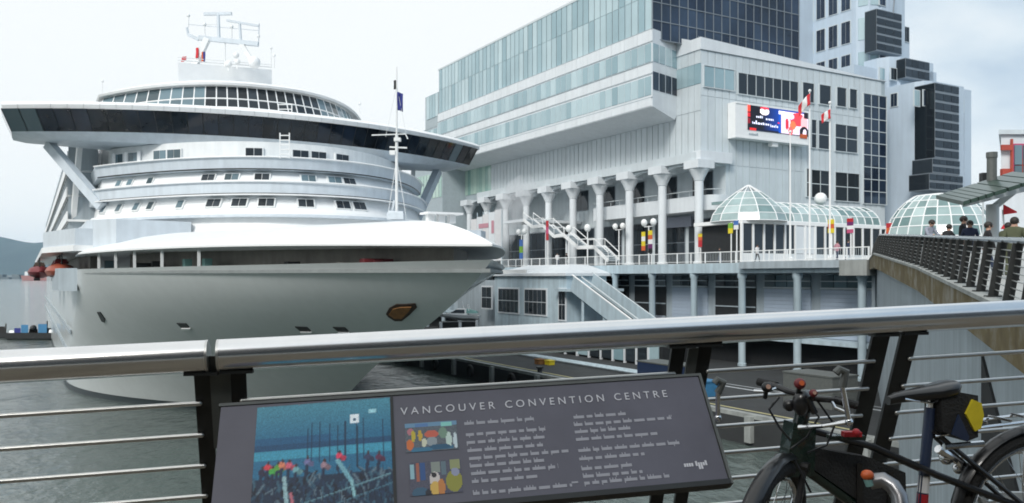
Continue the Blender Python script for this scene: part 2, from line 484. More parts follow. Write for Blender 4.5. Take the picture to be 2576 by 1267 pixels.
mb = MB(); ubox(mb, 44, 230, 58.2, 131, 10.5, 11.35)
struct('promenade_deck', mb, M['paving'])
WK = [(4.4, 4.3, 8.95), (9.46, 17.2, 9.63), (14.5, 30.0, 10.3), (21.4, 49.7, 11.345), (28.9, 68.0, 11.345)]
def wk(y):
    for (x0, y0, z0), (x1, y1, z1) in zip(WK, WK[1:]):
        if y <= y1:
            t = (y - y0) / (y1 - y0); return Vector((x0 + (x1 - x0) * t, y, z0 + (z1 - z0) * t))
    return Vector(WK[-1])
WN = Vector((0.93, -0.36, 0))    # across the walkway, away from the water
mb = MB()
top = [[Vector(p), Vector(p) + WN * 12] for p in WK]
for i in range(len(WK) - 1):
    a, b = top[i]; d, c = top[i + 1]
    mb.hexa([q - Vector((0, 0, .5)) for q in (a, b, c, d)] + [a, b, c, d])
struct('walkway', mb, M['paving'])
mb = MB()                         # stained edge beam and the pale curb on it
for i in range(len(WK) - 1):
    a, d = Vector(WK[i]), Vector(WK[i + 1])
    mb.hexa([a + Vector((-.05, 0, -.80)), a + WN * .3 + Vector((0, 0, -.80)), d + WN * .3 + Vector((0, 0, -.80)), d + Vector((-.05, 0, -.80)),
             a + Vector((-.06, 0, -.03)), a + WN * .3 + Vector((0, 0, -.03)), d + WN * .3 + Vector((0, 0, -.03)), d + Vector((-.06, 0, -.03))])
struct('walkway_fascia', mb, M['stained'])
mb = MB()
for i in range(len(WK) - 1):
    a, d = Vector(WK[i]), Vector(WK[i + 1])
    mb.hexa([a + Vector((-.10, 0, -.03)), a + WN * .35 + Vector((0, 0, -.03)), d + WN * .35 + Vector((0, 0, -.03)), d + Vector((-.10, 0, -.03)),
             a + Vector((-.10, 0, .06)), a + WN * .35 + Vector((0, 0, .06)), d + WN * .35 + Vector((0, 0, .06)), d + Vector((-.10, 0, .06))])
struct('walkway_kerb', mb, M['concrete'])
mb = MB()                         # wall below it
for i in range(len(WK) - 1):
    a, d = Vector(WK[i]) + WN * .5, Vector(WK[i + 1]) + WN * .5
    lo = Vector((0, 0, 1)); 
    mb.hexa([Vector((q.x, q.y, -1)) for q in (a, a + WN * .5, d + WN * .5, d)] + [q - Vector((0, 0, .5)) for q in (a, a + WN * .5, d + WN * .5, d)])
struct('walkway_wall', mb, M['pierwall'])
mb = MB()                         # dark slab on that wall; a sloping-headed recess's shade in its colour
a, d = wk(14.2) + WN * .44, wk(19.5) + WN * .44
mb.hexa([Vector((a.x, a.y, 5.2)), Vector((a.x, a.y, 5.2)) + WN * .1, Vector((d.x, d.y, 6.0)) + WN * .1, Vector((d.x, d.y, 6.0)),
         Vector((a.x, a.y, 5.3)), Vector((a.x, a.y, 5.3)) + WN * .1, Vector((d.x, d.y, 8.2)) + WN * .1, Vector((d.x, d.y, 8.2))])
struct('walkway_wall_opening', mb, M['void_shade'])

def rail_pt(x): return Vector((x, 2.77 + .1984 * (x + 1.685), EYE - .297 + .0378 * (x + 1.685)))
RD = (rail_pt(1) - rail_pt(0)).normalized()
RN = Vector((-.195, .981, 0))    # from us towards the water
def deck_z(x): return EYE - .297 - 1.1 + .0378 * (x + 1.685)
mb = MB(); x0, x1 = -14.0, 5.0
c = [Vector((x0, -9, deck_z(x0))), Vector((x1 + 8, -9, deck_z(x1))), Vector((x1 + 8, 4.3, deck_z(x1))), Vector((x1, rail_pt(x1).y + .62, deck_z(x1))), Vector((x0, rail_pt(x0).y + .62, deck_z(x0)))]
mb.loft([[q - Vector((0, 0, .4)) for q in c], [q - Vector((0, 0, .03)) for q in c]])
struct('ground', mb, M['timber'])
plank_b = MB(); plank_b.box((0, 0, -.0155), (4.0, .135, .027)); plank_m = plank_b.mesh('plank'); plank_m.materials.append(M['timber'])
deck_root = bpy.data.objects.new('deck', None); C.objects.link(deck_root); deck_root['kind'] = 'structure'
sl_ = math.atan2(.0378, 1.018); ang_ = math.atan2(RD.y, RD.x)
for k in range(34):
    for q in range(3):
        x = -3.9 + q * 4.02 + (k % 2) * .7
        p = rail_pt(x) - RN * (k * .145 + .1) + RN * .55
        o = piece('plank', plank_m, deck_root, (p.x, p.y, deck_z(x)))
        o.rotation_euler = (0, -sl_, ang_)

# ------------------------------------------------------------------ unseen hall added behind us to shade the walkway and darken reflections
hall = thing('added_shade_hall', 'dark glass fronted hall added out of view behind us to shade the walkway', 'building', (0, -20, 8.3))
mb = MB(); mb.box((0, -30, 19), (130, 18, 22)); part('wall', mb, M['concrete'], hall)
mb = MB(); mb.box((0, -21, 30.3), (134, 4.0, .6)); part('roof', mb, M['timber'], hall)
hp = MB(); hp.box((0, 0, 0), (4.8, .12, 4.8)); hp = hp.mesh('glass_pane'); hp.materials.append(M['dkglass'])
for i in range(26):
    for j in range(4): piece('glass_pane', hp, hall, (-62.5 + i * 5, -20.9, 11.5 + j * 5))

# ------------------------------------------------------------------ lower storey of the pier
pier = thing('pier_building', 'pale blue-grey lower storey of the pier with roller shutters under the promenade', 'building', P(45, 58, 1.6))
mb = MB(); ubox(mb, 44.2, 200, 57.7, 58.6, 10.35, 11.30); part('edge_beam', mb, M['steelblue'], pier)
mb = MB(); ubox(mb, 44.1, 57.6, 57.2, 57.7, 10.75, 11.38); part('edge_ledge', mb, M['pierwall'], pier)
mb = MB(); ubox(mb, 43.6, 46.2, 57.0, 59.6, 10.1, 11.34); part('pier_cap', mb, M['concrete'], pier)
mb = MB(); ubox(mb, 44.2, 200, 60.6, 61.0, 1.6, 10.5); part('wall', mb, M['pierwall'], pier)
mb = MB(); ubox(mb, 43.9, 44.2, 58.4, 130, 1.6, 10.5); part('end_wall', mb, M['pierwall'], pier)
mb = MB(); ubox(mb, 44.3, 200, 58.3, 60.6, 4.2, 4.55); part('floor_slab', mb, M['steelblue'], pier)
mb = MB(); ubox(mb, 44.3, 200, 60.2, 60.6, 1.6, 4.2); part('undercroft', mb, M['void_shade'], pier)  # solid dark block; the undercroft's shade is put into its colour
col_b = MB(); col_b.lathe((0, 0, 0), [(.42, 0), (.42, .25), (.34, .3), (.34, 8.2), (.44, 8.35), (.44, 8.75)], 14)
col_m = col_b.mesh('column', smooth=True); col_m.materials.append(M['steelblue'])
CU = [44.9 + 6.6 * k for k in range(20)]
for u in CU: piece('column', col_m, pier, P(u, 58.15, 1.6))
for k in range(12):
    ua, ub = CU[k] + .55, CU[k + 1] - .55
    if k < 2 or k in (3,):
        for j in range(12):      # slats of the shutter
            mb = MB(); ubox(mb, ua, ub, 60.42 + .03 * (j % 2), 60.58, 4.6 + j * .355, 4.6 + j * .355 + .34); part('shutter_slat', mb, M['shutter'], pier)
    else:
        mb = MB(); ubox(mb, ua, ub, 60.5, 60.58, 4.6, 8.9); part('opening', mb, M['void_shade'], pier)  # dark panel on the wall, painting the shade inside the bay
        mb = MB()
        for q in (5.6, 7.0): ubox(mb, ua, ub, 60.4, 60.48, q, q + .12)
        part('opening_rail', mb, M['pierwall'], pier)
        mb = MB(); ubox(mb, ua + .3, ua + 2.6, 60.30, 60.45, 4.6, 5.7); part('crate_stack', mb, M['coat_grey'], pier)
    n = 4
    for j in range(n):
        w = (ub - ua) / n
        mb = MB(); ubox(mb, ua + j * w + .04, ua + (j + 1) * w - .04, 60.48, 60.56, 9.05, 10.15)
        part('transom_pane', mb, M['dkglass'] if k >= 2 else M['shipglass'], pier)
    mb = MB(); ubox(mb, ua, ub, 60.36, 60.47, 9.56, 9.64); ubox(mb, ua, ub, 60.36, 60.47, 8.92, 9.03); part('transom_bar', mb, M['frame'], pier)

# ------------------------------------------------------------------ convention building
U0, V0 = 74.5, 68.0
bld = thing('convention_building', 'long pale grey convention building with teal window bands and a colonnade', 'building', P(U0, V0, 11.35))
UE = 137.0
mb = MB(); ubox(mb, U0 + .1, UE, 72.0, 101.3, 11.35, 23.4); part('lower_wall', mb, M['facade'], bld)
mb = MB(); ubox(mb, U0 + .1, UE, V0 + .1, 101.3, 23.4, 36.6); part('upper_wall', mb, M['seam'], bld)
mb = MB()                         # parapet falling slightly to the right, as the roof terrace does
def pp(v): return 38.0 - (v - V0) * .042
a = [P(U0 - .15, V0 - .15, 36.6), P(U0 - .15, 101.4, 36.6), P(U0 + 2, 101.4, 36.6), P(U0 + 2, V0 - .15, 36.6)]
b = [P(U0 - .15, V0 - .15, pp(V0)), P(U0 - .15, 101.4, pp(101.4)), P(U0 + 2, 101.4, pp(101.4)), P(U0 + 2, V0 - .15, pp(V0))]
mb.hexa(a + b)
q = [P(U0 + 2, V0 - .12, 36.6), P(U0 + 2, 70, 36.6), P(79.4, 70, 36.6), P(79.4, V0 - .12, 36.6)]
mb.hexa(q + [Vector((p_.x, p_.y, z_)) for p_, z_ in zip(q, (38.1, 38.1, 39.3, 39.3))])
part('parapet', mb, M['facade2'], bld)
mb = MB(); ubox(mb, U0 + 2, 100, V0 + 2, 101, 36.6, 37.0); part('terrace', mb, M['paving'], bld)
# west cladding panels between colonnade and overhang
pm = MB(); pm.box((0, 0, 2.45), (1.0, .07, 4.9)); pm = pm.mesh('wall_panel'); pm.materials.append(M['facade'])
M['greenglass'] = mat('green_tinted_glass', (0.22, 0.38, 0.34), 0.1, var=0.05, col2=(0.45, 0.60, 0.52), spec=0.8)
gp_ = MB(); gp_.box((0, 0, 2.3), (1.0, .06, 4.5)); gp_ = gp_.mesh('glass_pane'); gp_.materials.append(M['greenglass'])
for i in range(56):
    u = U0 + .56 + i * 1.1
    if u < 126: piece('wall_panel', pm, bld, P(u, V0 + .03, 24.55), ROT_U)
    else: piece('glass_pane', gp_, bld, P(u, V0 + .03, 24.55), ROT_U)
# upper west wall by the corner
for i in range(4):
    u = U0 + .56 + i * 1.1
    mb = MB(); ubox(mb, u - .52, u + .52, V0 - .005, V0 + .08, 29.5, 32.6); part('wall_panel', mb, M['facade'], bld)
    mb = MB(); ubox(mb, u - .52, u + .52, V0 - .03, V0 + .08, 32.65, 35.0); part('glass_pane', mb, M['teal'], bld)
    mb = MB(); ubox(mb, u - .52, u + .52, V0 - .005, V0 + .08, 35.05, 36.6); part('wall_panel', mb, M['facade'], bld)
# overhang with window bands
UO = 77.2; VO = 63.0
mb = MB()
def oring(z, vin=VO, uo=UO): return [P(uo, vin, z), P(uo + 1.6, V0 + .2, z), P(UE, V0 + .2, z), P(UE, vin, z)]
mb.loft([oring(29.0, V0 - .3, UO + 1.5), oring(29.9), oring(39.0)]); part('overhang', mb, M['facade2'], bld)
mb = MB()
for z in (30.95, 33.75, 35.05, 37.5, 38.95): ubox(mb, UO - .05, UE, VO - .08, VO, z, z + .08)
part('trim', mb, M['seam'], bld)
NP_ = 46; pw = (UE - UO - .3) / NP_
def pane_mesh(w, h, m, name='glass_pane', t=.06):
    b = MB(); b.box((0, 0, h / 2), (w, t, h)); me = b.mesh(name); me.materials.append(m); return me
g1 = pane_mesh(pw - .12, 2.15, M['teal']); g2 = pane_mesh(pw - .12, 2.2, M['teal']); s1 = pane_mesh(2 * pw - .05, 1.25, M['facade2'], 'spandrel'); s2 = pane_mesh(2 * pw - .05, 1.45, M['facade2'], 'spandrel'); s3 = pane_mesh(2 * pw - .05, 1.0, M['facade2'], 'spandrel')
for i in range(NP_):
    u = UO + .15 + (i + .5) * pw
    piece('glass_pane', g1, bld, P(u, VO - .02, 35.2), ROT_U)
    if i < 44: piece('glass_pane', g2, bld, P(u, VO - .02, 31.3), ROT_U)
for i in range(NP_ // 2):
    u = UO + .15 + (2 * i + 1) * pw
    piece('spandrel', s1, bld, P(u, VO - .035, 33.72), ROT_U)
    piece('spandrel', s2, bld, P(u, VO - .035, 37.48), ROT_U)
    piece('spandrel', s3, bld, P(u, VO - .035, 30.0), ROT_U)
# chamfered end of the overhang: window strips
for (za, zb, m, nm) in ((35.2, 37.3, 'teal', 'glass_pane'), (31.9, 34.0, 'navyglass', 'glass_pane')):
    n = 4
    for j in range(n):
        t0, t1 = j / n + .02, (j + 1) / n - .02
        a, b = P(UO, VO, 0), P(UO + 1.6, V0 + .2, 0); nrm = (b - a).cross(Vector((0, 0, 1))).normalized() * .05
        q0, q1 = a.lerp(b, t0), a.lerp(b, t1)
        lo = [q0 - nrm, q1 - nrm, q1 + nrm, q0 + nrm]
        mb = MB(); mb.hexa([Vector((q.x, q.y, za)) for q in lo] + [Vector((q.x, q.y, zb)) for q in lo]); part(nm, mb, M[m], bld)
# upper glass block
UB, VB, ZB, ZT = 77.7, 63.4, 39.0, 47.1
mb = MB(); ubox(mb, UB + .1, UE + .5, VB + .1, 88.3, ZB, ZT - .2); ubox(mb, 79.5, UE, 68.3, 70.5, 36.6, 39.2); ubox(mb, UE + .5, UE + 6.5, VB + .1, 88, 37, 43.2); ubox(mb, UE - 1, UE + 12, VB + .1, 86, 11.35, 37.2); part('upper_block', mb, M['seam'], bld)
gl = pane_mesh(pw - .16, 4.2, M['teal']); gh = pane_mesh(pw - .16, 3.75, M['teal'])
for i in range(NP_):
    u = UB + .1 + (i + .5) * pw
    piece('glass_pane', gl, bld, P(u, VB + .03, ZB + .05), ROT_U)
    piece('glass_pane', gh, bld, P(u, VB + .03, ZB + 4.3), ROT_U)
for i in range(4): piece('glass_pane', gl, bld, P(UE + 1.3 + i * pw, VB + .03, 38.9), ROT_U)
for i in range(8): piece('glass_pane', g1, bld, P(UE + .7 + i * pw, VB + .03, 34.6), ROT_U)
mb = MB(); ubox(mb, UB - .1, UE + .6, VB - .06, VB + .1, ZT - .2, ZT + .1); part('roof_coping', mb, M['frame'], bld)
# dark south curtain wall
ND = 18; dw = (88.0 - VB) / ND
dp = pane_mesh(dw - .10, 2.05, M['navyglass'])
for i in range(ND):
    v = VB + (i + .5) * dw
    for j in range(4): piece('dark_pane', dp, bld, P(UB + .05, v, ZB - 1.0 + .05 + j * 2.18), ROT_V)
mb = MB()
for i in range(ND + 1): ubox(mb, UB - .06, UB + .06, VB + i * dw - .035, VB + i * dw + .035, ZB - 1.0, ZT)
for j in range(5): ubox(mb, UB - .055, UB + .05, VB, 88, ZB - 1.06 + j * 2.18, ZB - .96 + j * 2.18)
part('mullion_grid', mb, M['dframe'], bld)
mb = MB(); ubox(mb, UB + .1, UB + 1, 70, 88, ZB - 1.9, ZB - 1.0); part('ledge', mb, M['dark'], bld)
# balustrade on the terrace
mb = MB()
for i in range(24): mb.tube(P(U0 + 1.5, V0 + 1 + i * 1.35, pp(V0 + 1 + i * 1.35)), P(U0 + 1.5, V0 + 1 + i * 1.35, pp(V0) - i * .07 + .65), .03, 5)
mb.tube(P(U0 + 1.5, V0 + 1, pp(V0) + .6), P(U0 + 1.5, 100, pp(100) + .6), .03, 5)
part('balustrade', mb, M['dframe'], bld)

# south face: ribbed panels, windows
def srect(px0, px1, py0, py1): 
    va, zt = on_u(px0, py0, U0); _, zb = on_u(px0, py1, U0); vb, _ = on_u(px1, py0, U0)
    return va, vb, zb, zt
def south_window(px0, px1, py0, py1, nx, nz, m='dkglass', nm='window'):
    va, vb, zb, zt = srect(px0, px1, py0, py1)
    f = MB(); t = .10
    ubox(f, U0 - .16, U0 + .05, va - t, va, zb - t, zt + t); ubox(f, U0 - .16, U0 + .05, vb, vb + t, zb - t, zt + t)
    ubox(f, U0 - .16, U0 + .05, va, vb, zb - t, zb); ubox(f, U0 - .16, U0 + .05, va, vb, zt, zt + t)
    for i in range(1, nx):
        v = va + (vb - va) * i / nx; ubox(f, U0 - .14, U0 + .05, v - .04, v + .04, zb, zt)
    for j in range(1, nz):
        z = zb + (zt - zb) * j / nz; ubox(f, U0 - .13, U0 + .05, va, vb, z - .05, z + .05)
    w = part(nm, f, M['frame'], bld)
    for i in range(nx):
        for j in range(nz):
            pn = MB(); e = .045
            ubox(pn, U0 - .09, U0 + .05, va + (vb - va) * i / nx + e, va + (vb - va) * (i + 1) / nx - e, zb + (zt - zb) * j / nz + e, zb + (zt - zb) * (j + 1) / nz - e)
            part('pane', pn, M[m], w)
for i in range(int(33 / 1.12)):
    v = V0 + .58 + i * 1.12
    full = v > 72.2
    for (za, zb) in ((11.4, 23.3), (23.35, 31.2), (31.25, 36.5)):
        if za < 20 and not full: continue
        mb = MB(); ubox(mb, U0 + .02, U0 + .1, v - .51, v + .51, za, zb); part('wall_panel', mb, M['facade'], bld)
south_window(1770, 1846, 166, 218, 3, 1, 'teal')
south_window(1856, 2006, 184, 236, 7, 1)
for a, b in ((2018, 2046), (2060, 2088), (2104, 2127), (2136, 2154)): south_window(a, b, 208 + (a - 2018) * .14, 256 + (a - 2018) * .13, 1, 1)
south_window(2040, 2052, 302, 372, 1, 2); south_window(2058, 2084, 304, 374, 1, 2); south_window(2100, 2155, 313, 380, 2, 2)
south_window(2028, 2036, 425, 495, 1, 2); south_window(2040, 2084, 428, 497, 2, 2); south_window(2100, 2160, 434, 505, 2, 2)
south_window(2171, 2228, 236, 512, 3, 9, 'navyglass', 'glazed_stair')

# colonnade
mb = MB(); ubox(mb, U0 + .02, 130, V0 - .75, V0 + .75, 23.5, 24.55); ubox(mb, U0 + .02, 130, V0 + .75, 72, 23.2, 23.5); part('colonnade_beam', mb, M['facade'], bld)
mb = MB(); ubox(mb, U0 - .7, U0 + .6, V0 - .7, 72.3, 23.4, 24.7); part('corner_beam', mb, M['facade2'], bld)
cb = MB(); cb.lathe((0, 0, 0), [(.72, 0), (.66, .4), (.52, .5), (.52, 9.85), (.62, 9.95)], 16)
cm = cb.mesh('column', smooth=True); cm.materials.append(M['facade2'])
kb = MB(); kb.lathe((0, 0, 0), [(.58, 9.9), (.62, 10.1), (.95, 10.75), (1.15, 11.1), (1.15, 11.3)], 16); kb.box((0, 0, 11.75), (2.5, 2.5, .95))
km = kb.mesh('capital', smooth=True, ang=25); km.materials.append(M['facade2'])
for k in range(10):
    p = P(U0 + .2 + 6.59 * k, V0 - .1, 11.35)
    o = piece('column', cm, bld, p); q = bpy.data.objects.new('capital', km); C.objects.link(q); q.parent = o; q.rotation_euler = (0, 0, ROT_U)
    if k < 9:                     # arched head between columns
        u0, u1 = U0 + .2 + 6.59 * k + .6, U0 + .2 + 6.59 * (k + 1) - .6
        mb = MB(); pts = []
        n = 10
        ring0, ring1 = [], []
        for i in range(n + 1):
            u = u0 + (u1 - u0) * i / n; x = (i / n - .5) * 2
            z = 22.3 + .95 * math.sqrt(max(0, 1 - x * x * .98))
            ring0.append((u, z))
        for vv in (V0 - .25, V0 + .25):
            row = [P(u, vv, z) for u, z in ring0]; tp = [P(u, vv, 23.45) for u, z in ring0]
            b0 = len(mb.v); mb.v += [tuple(x) for x in row + tp]
            for i in range(n): mb.f.append((b0 + i, b0 + i + 1, b0 + n + 1 + i + 1, b0 + n + 1 + i))
        for i in range(n): mb.f.append((i, i + 1, 2 * (n + 1) + i + 1, 2 * (n + 1) + i))
        part('arch_panel', mb, M['facade'], bld)
for k in range(9):                # glazing in the back wall
    u = U0 + .2 + 6.59 * k
    if k < 5:
        mb = MB(); ubox(mb, u + 2.0, u + 5.6, 71.9, 72.02, 19.9, 22.9); w = part('window', mb, M['dframe'], bld)
        for i in range(2):
            mb = MB(); ubox(mb, u + 2.05 + i * 1.77, u + 3.76 + i * 1.77, 71.86, 71.98, 19.98, 22.8); part('pane', mb, M['dkglass'], w)
    mb = MB(); ubox(mb, u + .4, u + 6.3, 71.9, 72.02, 11.4, 17.2); w = part('shopfront', mb, M['dframe'], bld)  # real glazing, made taller and dark to carry the recess's shade
    for i in range(4):
        for j in range(2):
            mb = MB(); ubox(mb, u + .48 + i * 1.45, u + 1.87 + i * 1.45, 71.86, 71.98, 11.5 + j * 2.9, 14.3 + j * 2.8); part('pane', mb, M['dkglass'], w)
mb = MB(); ubox(mb, U0 + .06, U0 + .1, 72.3, 76.4, 11.4, 17.4); w = part('shopfront', mb, M['dframe'], bld)
for i in range(3):
    mb = MB(); ubox(mb, U0 - .02, U0 + .05, 72.4 + i * 1.32, 73.65 + i * 1.32, 11.5, 17.2); part('pane', mb, M['dkglass'], w)
# wall ribs behind the columns
for i in range(50):
    u = U0 + .5 + i * 1.1
    mb = MB(); ubox(mb, u - .5, u + .5, 71.94, 72.0, 17.3, 19.8); part('rear_panel', mb, M['facade'], bld)
# balcony with a rounded end
mb = MB(); pl = [uv_of(0, 0)]; poly = []
for i in range(9):
    a = math.pi + math.pi / 2 * i / 8
    poly.append((75.6 + 1.6 * math.cos(a), 70.9 + 1.6 * math.sin(a)))
poly += [(98, 69.3), (98, 71.85), (74.0, 71.85)]
xy = [tuple(P(u, v, 0).xy) for u, v in poly]
mb.prism(xy, 17.9, 19.7); part('balcony', mb, M['facade2'], bld, smooth=True, ang=40)
mb = MB(); mb.path([P(u, v, 20.35) for u, v in poly[:10]], .05, 6)
for u in range(76, 98, 2): mb.tube(P(u, 69.4, 19.7), P(u, 69.4, 20.35), .03, 5)
part('balcony_rail', mb, M['frame'], bld)
mb = MB(); ubox(mb, 80, 85.5, 71.4, 71.8, 16.3, 17.6); part('shop_sign', mb, M['coat_grey'], bld)

for i in range(9): piece('glass_pane', gp_, bld, P(136.8 + i * 1.32, VB + .05, 24.2), ROT_U)
# ------------------------------------------------------------------ hotel tower blocks behind
hot = thing('hotel_tower', 'stepped white hotel tower with dark glass corner bays behind the convention building', 'building', P(78, 106, 11.35))
def hbox(name, u0, u1, v0, v1, z0, z1, ch=2.5, m='tower'):
    """block with a chamfered front-left corner (towards us)"""
    mb = MB(); pl = [(u0 + ch, v0), (u0 + ch * .3, v0 + ch * .3), (u0, v0 + ch), (u0, v1), (u1, v1), (u1, v0)]
    mb.prism([tuple(P(u, v, 0).xy) for u, v in pl], z0, z1)
    return part(name, mb, M[m], hot, smooth=False)
def hwin(face, c, a0, a1, z0, z1, m='navyglass'):
    f = MB(); 
    if face == 'v': ubox(f, a0 - .12, a1 + .12, c - .10, c + .05, z0 - .12, z1 + .12)
    else: ubox(f, c - .10, c + .05, a0 - .12, a1 + .12, z0 - .12, z1 + .12)
    w = part('window', f, M['frame'], hot)
    for i in range(2):
        p = MB(); s0 = a0 + (a1 - a0) * i / 2 + .03; s1 = a0 + (a1 - a0) * (i + 1) / 2 - .03
        if face == 'v': ubox(p, s0, s1, c - .13, c - .02, z0, z1)
        else: ubox(p, c - .13, c - .02, s0, s1, z0, z1)
        part('pane', p, M[m], w)
# upper tower
A_U, A_V = 82.1, 108.2
hbox('tower_block', A_U, 100, A_V, 116.2, 30, 60)
mb = MB(); ubox(mb, 92.6, 101, 88.5, A_V, 37, 58); part('link_block', mb, M['tower'], hot)
for j, z in enumerate((40.5, 45.6, 50.7)):
    for i in range(4): hwin('v', A_V, 85.6 + i * 2.35, 87.2 + i * 2.35, z, z + 3.3)
    hwin('u', A_U, A_V + 2.0, A_V + 3.3, z, z + 3.3); 
    p = MB(); q = [P(A_U + 2.2, A_V + .1, z), P(A_U + .95, A_V + .65, z), P(A_U + .7, A_V + .9, z), P(A_U + .1, A_V + 2.2, z)]
    for i in (0, 2):
        n_ = Vector((.2, -.98, 0)) * .08
        p.hexa([q[i] + n_, q[i + 1] + n_, q[i + 1] - n_, q[i] - n_] + [x + Vector((0, 0, 3.3)) for x in (q[i] + n_, q[i + 1] + n_, q[i + 1] - n_, q[i] - n_)])
    part('corner_window', p, M['teal'], hot)
def bay(u, v0, v1, z0, z1, nv, nzz, dep=2.0):
    mb = MB(); ubox(mb, u, u + dep, v0, v1, z0, z1); b = part('dark_bay', mb, M['dframe'], hot)
    for i in range(nv):
        for j in range(nzz):
            p = MB(); a0 = v0 + (v1 - v0) * i / nv; a1 = v0 + (v1 - v0) * (i + 1) / nv; c0 = z0 + (z1 - z0) * j / nzz; c1 = z0 + (z1 - z0) * (j + 1) / nzz
            ubox(p, u - .06, u + .1, a0 + .05, a1 - .05, c0 + .24, c1 - .12); part('pane', p, M['dkglass'], b)
    mb = MB(); ubox(mb, u + .05, u + dep - .05, v0 - .06, v0, z0 + .1, z1 - .1); part('side_pane', mb, M['dkglass'], b)
def vz(px, py, u): return on_u(px, py, u)
va, _ = vz(2205, 0, A_U - 1.5); vb, _ = vz(2268, 0, A_U - 1.5); _, zt = vz(2205, 22, A_U - 1.5); _, zb = vz(2205, 128, A_U - 1.5)
bay(A_U - 1.5, va, vb, zb, zt, 3, 5)
va, _ = vz(2288, 0, A_U + .5); mb = MB(); ubox(mb, A_U + .5, A_U + 9, vb - 1, va, 30, zt - 1.2); part('side_block', mb, M['tower'], hot)
v1, _ = vz(2272, 0, A_U + .5); _, z1 = vz(2272, 68, A_U + .5); _, z0 = vz(2272, 104, A_U + .5); hwin('u', A_U + .5, v1, va - .25, z0, z1, 'dkglass')
# middle step
B_U, B_V = 77.6, 106.6
_, zB = on_u(2245, 140, B_U)
hbox('middle_block', B_U, 82, B_V, 116.5, 25, zB, 2.2)
mb = MB(); ubox(mb, 79.8, 90, 101.6, B_V, 30, zB - 1.5); part('shoulder_block', mb, M['tower'], hot)
for px0, px1 in ((2212, 2224), (2240, 2254)):
    v0_, z1_ = on_u(px0, 172, B_U); v1_, _ = on_u(px1, 172, B_U); _, z0_ = on_u(px0, 200, B_U)
    hwin('u', B_U, v0_, v1_, z0_, z1_, 'teal' if px0 < 2230 else 'dkglass')
va, _ = on_u(2278, 0, B_U - 1.2); vb, _ = on_u(2338, 0, B_U - 1.2); _, zt = on_u(2278, 146, B_U - 1.2); _, zb = on_u(2278, 196, B_U - 1.2)
bay(B_U - 1.2, va, vb, zb, zt, 4, 2)
v2, _ = on_u(2356, 0, B_U); mb = MB(); ubox(mb, B_U, B_U + 5, vb - 1, v2, 25, zt - .8); part('side_block', mb, M['tower'], hot)
# lower block with the blank wall
C_U, C_V = 71.7, 105.8
_, zC = on_u(2300, 196, C_U)
hbox('lower_block', C_U, 78, C_V, 114.6, 11.35, zC, 1.6)
for (a, b) in ((2242, 2258), (2277, 2290), (2300, 2312)):
    if a < 2260:
        u_, z1_ = on_v(b, 235, C_V); u2_, z0_ = on_v(a, 270, C_V); hwin('v', C_V, u_, u2_, z0_, z1_)
    else:
        v0_, z1_ = on_u(a + 22, 228, C_U); v1_, _ = on_u(b + 22, 228, C_U); _, z0_ = on_u(a + 22, 266, C_U)
        hwin('u', C_U, v0_, v1_, z0_, z1_, 'teal' if a < 2295 else 'navyglass')
for (pa, pb, ya, yb, nvv, nn, uo) in ((2352, 2412, 208, 398, 3, 8, C_U - 1.5), (2346, 2414, 398, 436, 4, 2, C_U - 1.9), (2338, 2422, 436, 478, 5, 2, C_U - 2.3)):
    va, zt = on_u(pa, ya, uo); vb, _ = on_u(pb, ya, uo); _, zb = on_u(pa, yb, uo)
    bay(uo, va, vb, zb, zt, nvv, nn, 3)
v2, z2 = on_u(2426, 225, C_U + .4); mb = MB(); ubox(mb, C_U + .4, 79, 117, v2, 11.35, z2); part('side_block', mb, M['tower'], hot)
va, z1_ = on_u(2412, 250, C_U + .4); _, z0_ = on_u(2412, 282, C_U + .4); hwin('u', C_U + .4, va, v2 - .3, z0_, z1_, 'dkglass')
mb = MB(); mb.tube(P(84, 113, 60), P(84, 112.6, 68), .09, 6); q = P(A_U + 1, A_V + 8, 58); part('antenna', mb, M['dframe'], hot)
q = at(2246, 22, 126); mb = MB(); mb.tube((q.x, q.y, q.z - 1.5), at(2252, -30, 126), .10, 6); part('roof_mast', mb, M['dframe'], hot)

# ------------------------------------------------------------------ LED billboard on the south face
bu = U0 - 1.3
v0_, zt = on_u(1850, 256, bu); v1_, _ = on_u(2034, 280, bu); _, zb = on_u(1850, 346, bu)
bb = thing('billboard', 'wide illuminated advertising screen in a white casing on the convention building wall', 'billboard', P(bu, v0_, zb))
mb = MB(); ubox(mb, bu, U0 - .05, v0_, v1_, zb, zt); ubox(mb, bu - .08, bu, v0_, v1_, zt - .2, zt); ubox(mb, bu - .08, bu, v0_, v1_, zb, zb + .2)
part('casing', mb, M['white2'], bb)
cen = (v0_ + v1_) / 2 + .6
mb = MB(); ubox(mb, bu + .2, bu + .9, cen - .5, cen + .5, zb - .55, zb); part('bracket', mb, M['white2'], bb)
sv0, sz1 = on_u(1880, 261, bu); sv1, _ = on_u(2032, 280, bu); _, sz0 = on_u(1880, 327, bu)
img = np.zeros((44, 96, 3), np.float32)
img[:] = srgb(16, 14, 22)
for i in range(96):
    t = max(0, (i - 22) / 30); img[:, i] = np.array(srgb(16, 14, 22)) * (1 - min(1, t)) + np.array(srgb(14, 60, 150)) * min(1, t)
img[0:2] = srgb(20, 14, 30); img[41:] = srgb(12, 14, 40)
rect(img, 0, 0, .045, .30, srgb(250, 70, 50)); rect(img, 0, .34, .045, .5, srgb(190, 25, 35)); rect(img, 0, .55, .04, .75, srgb(120, 15, 30)); rect(img, .03, .90, .14, 1, srgb(200, 40, 35))
disc(img, .27, .22, .075, .15, srgb(250, 235, 235)); disc(img, .27, .10, .07, .05, srgb(230, 60, 80))
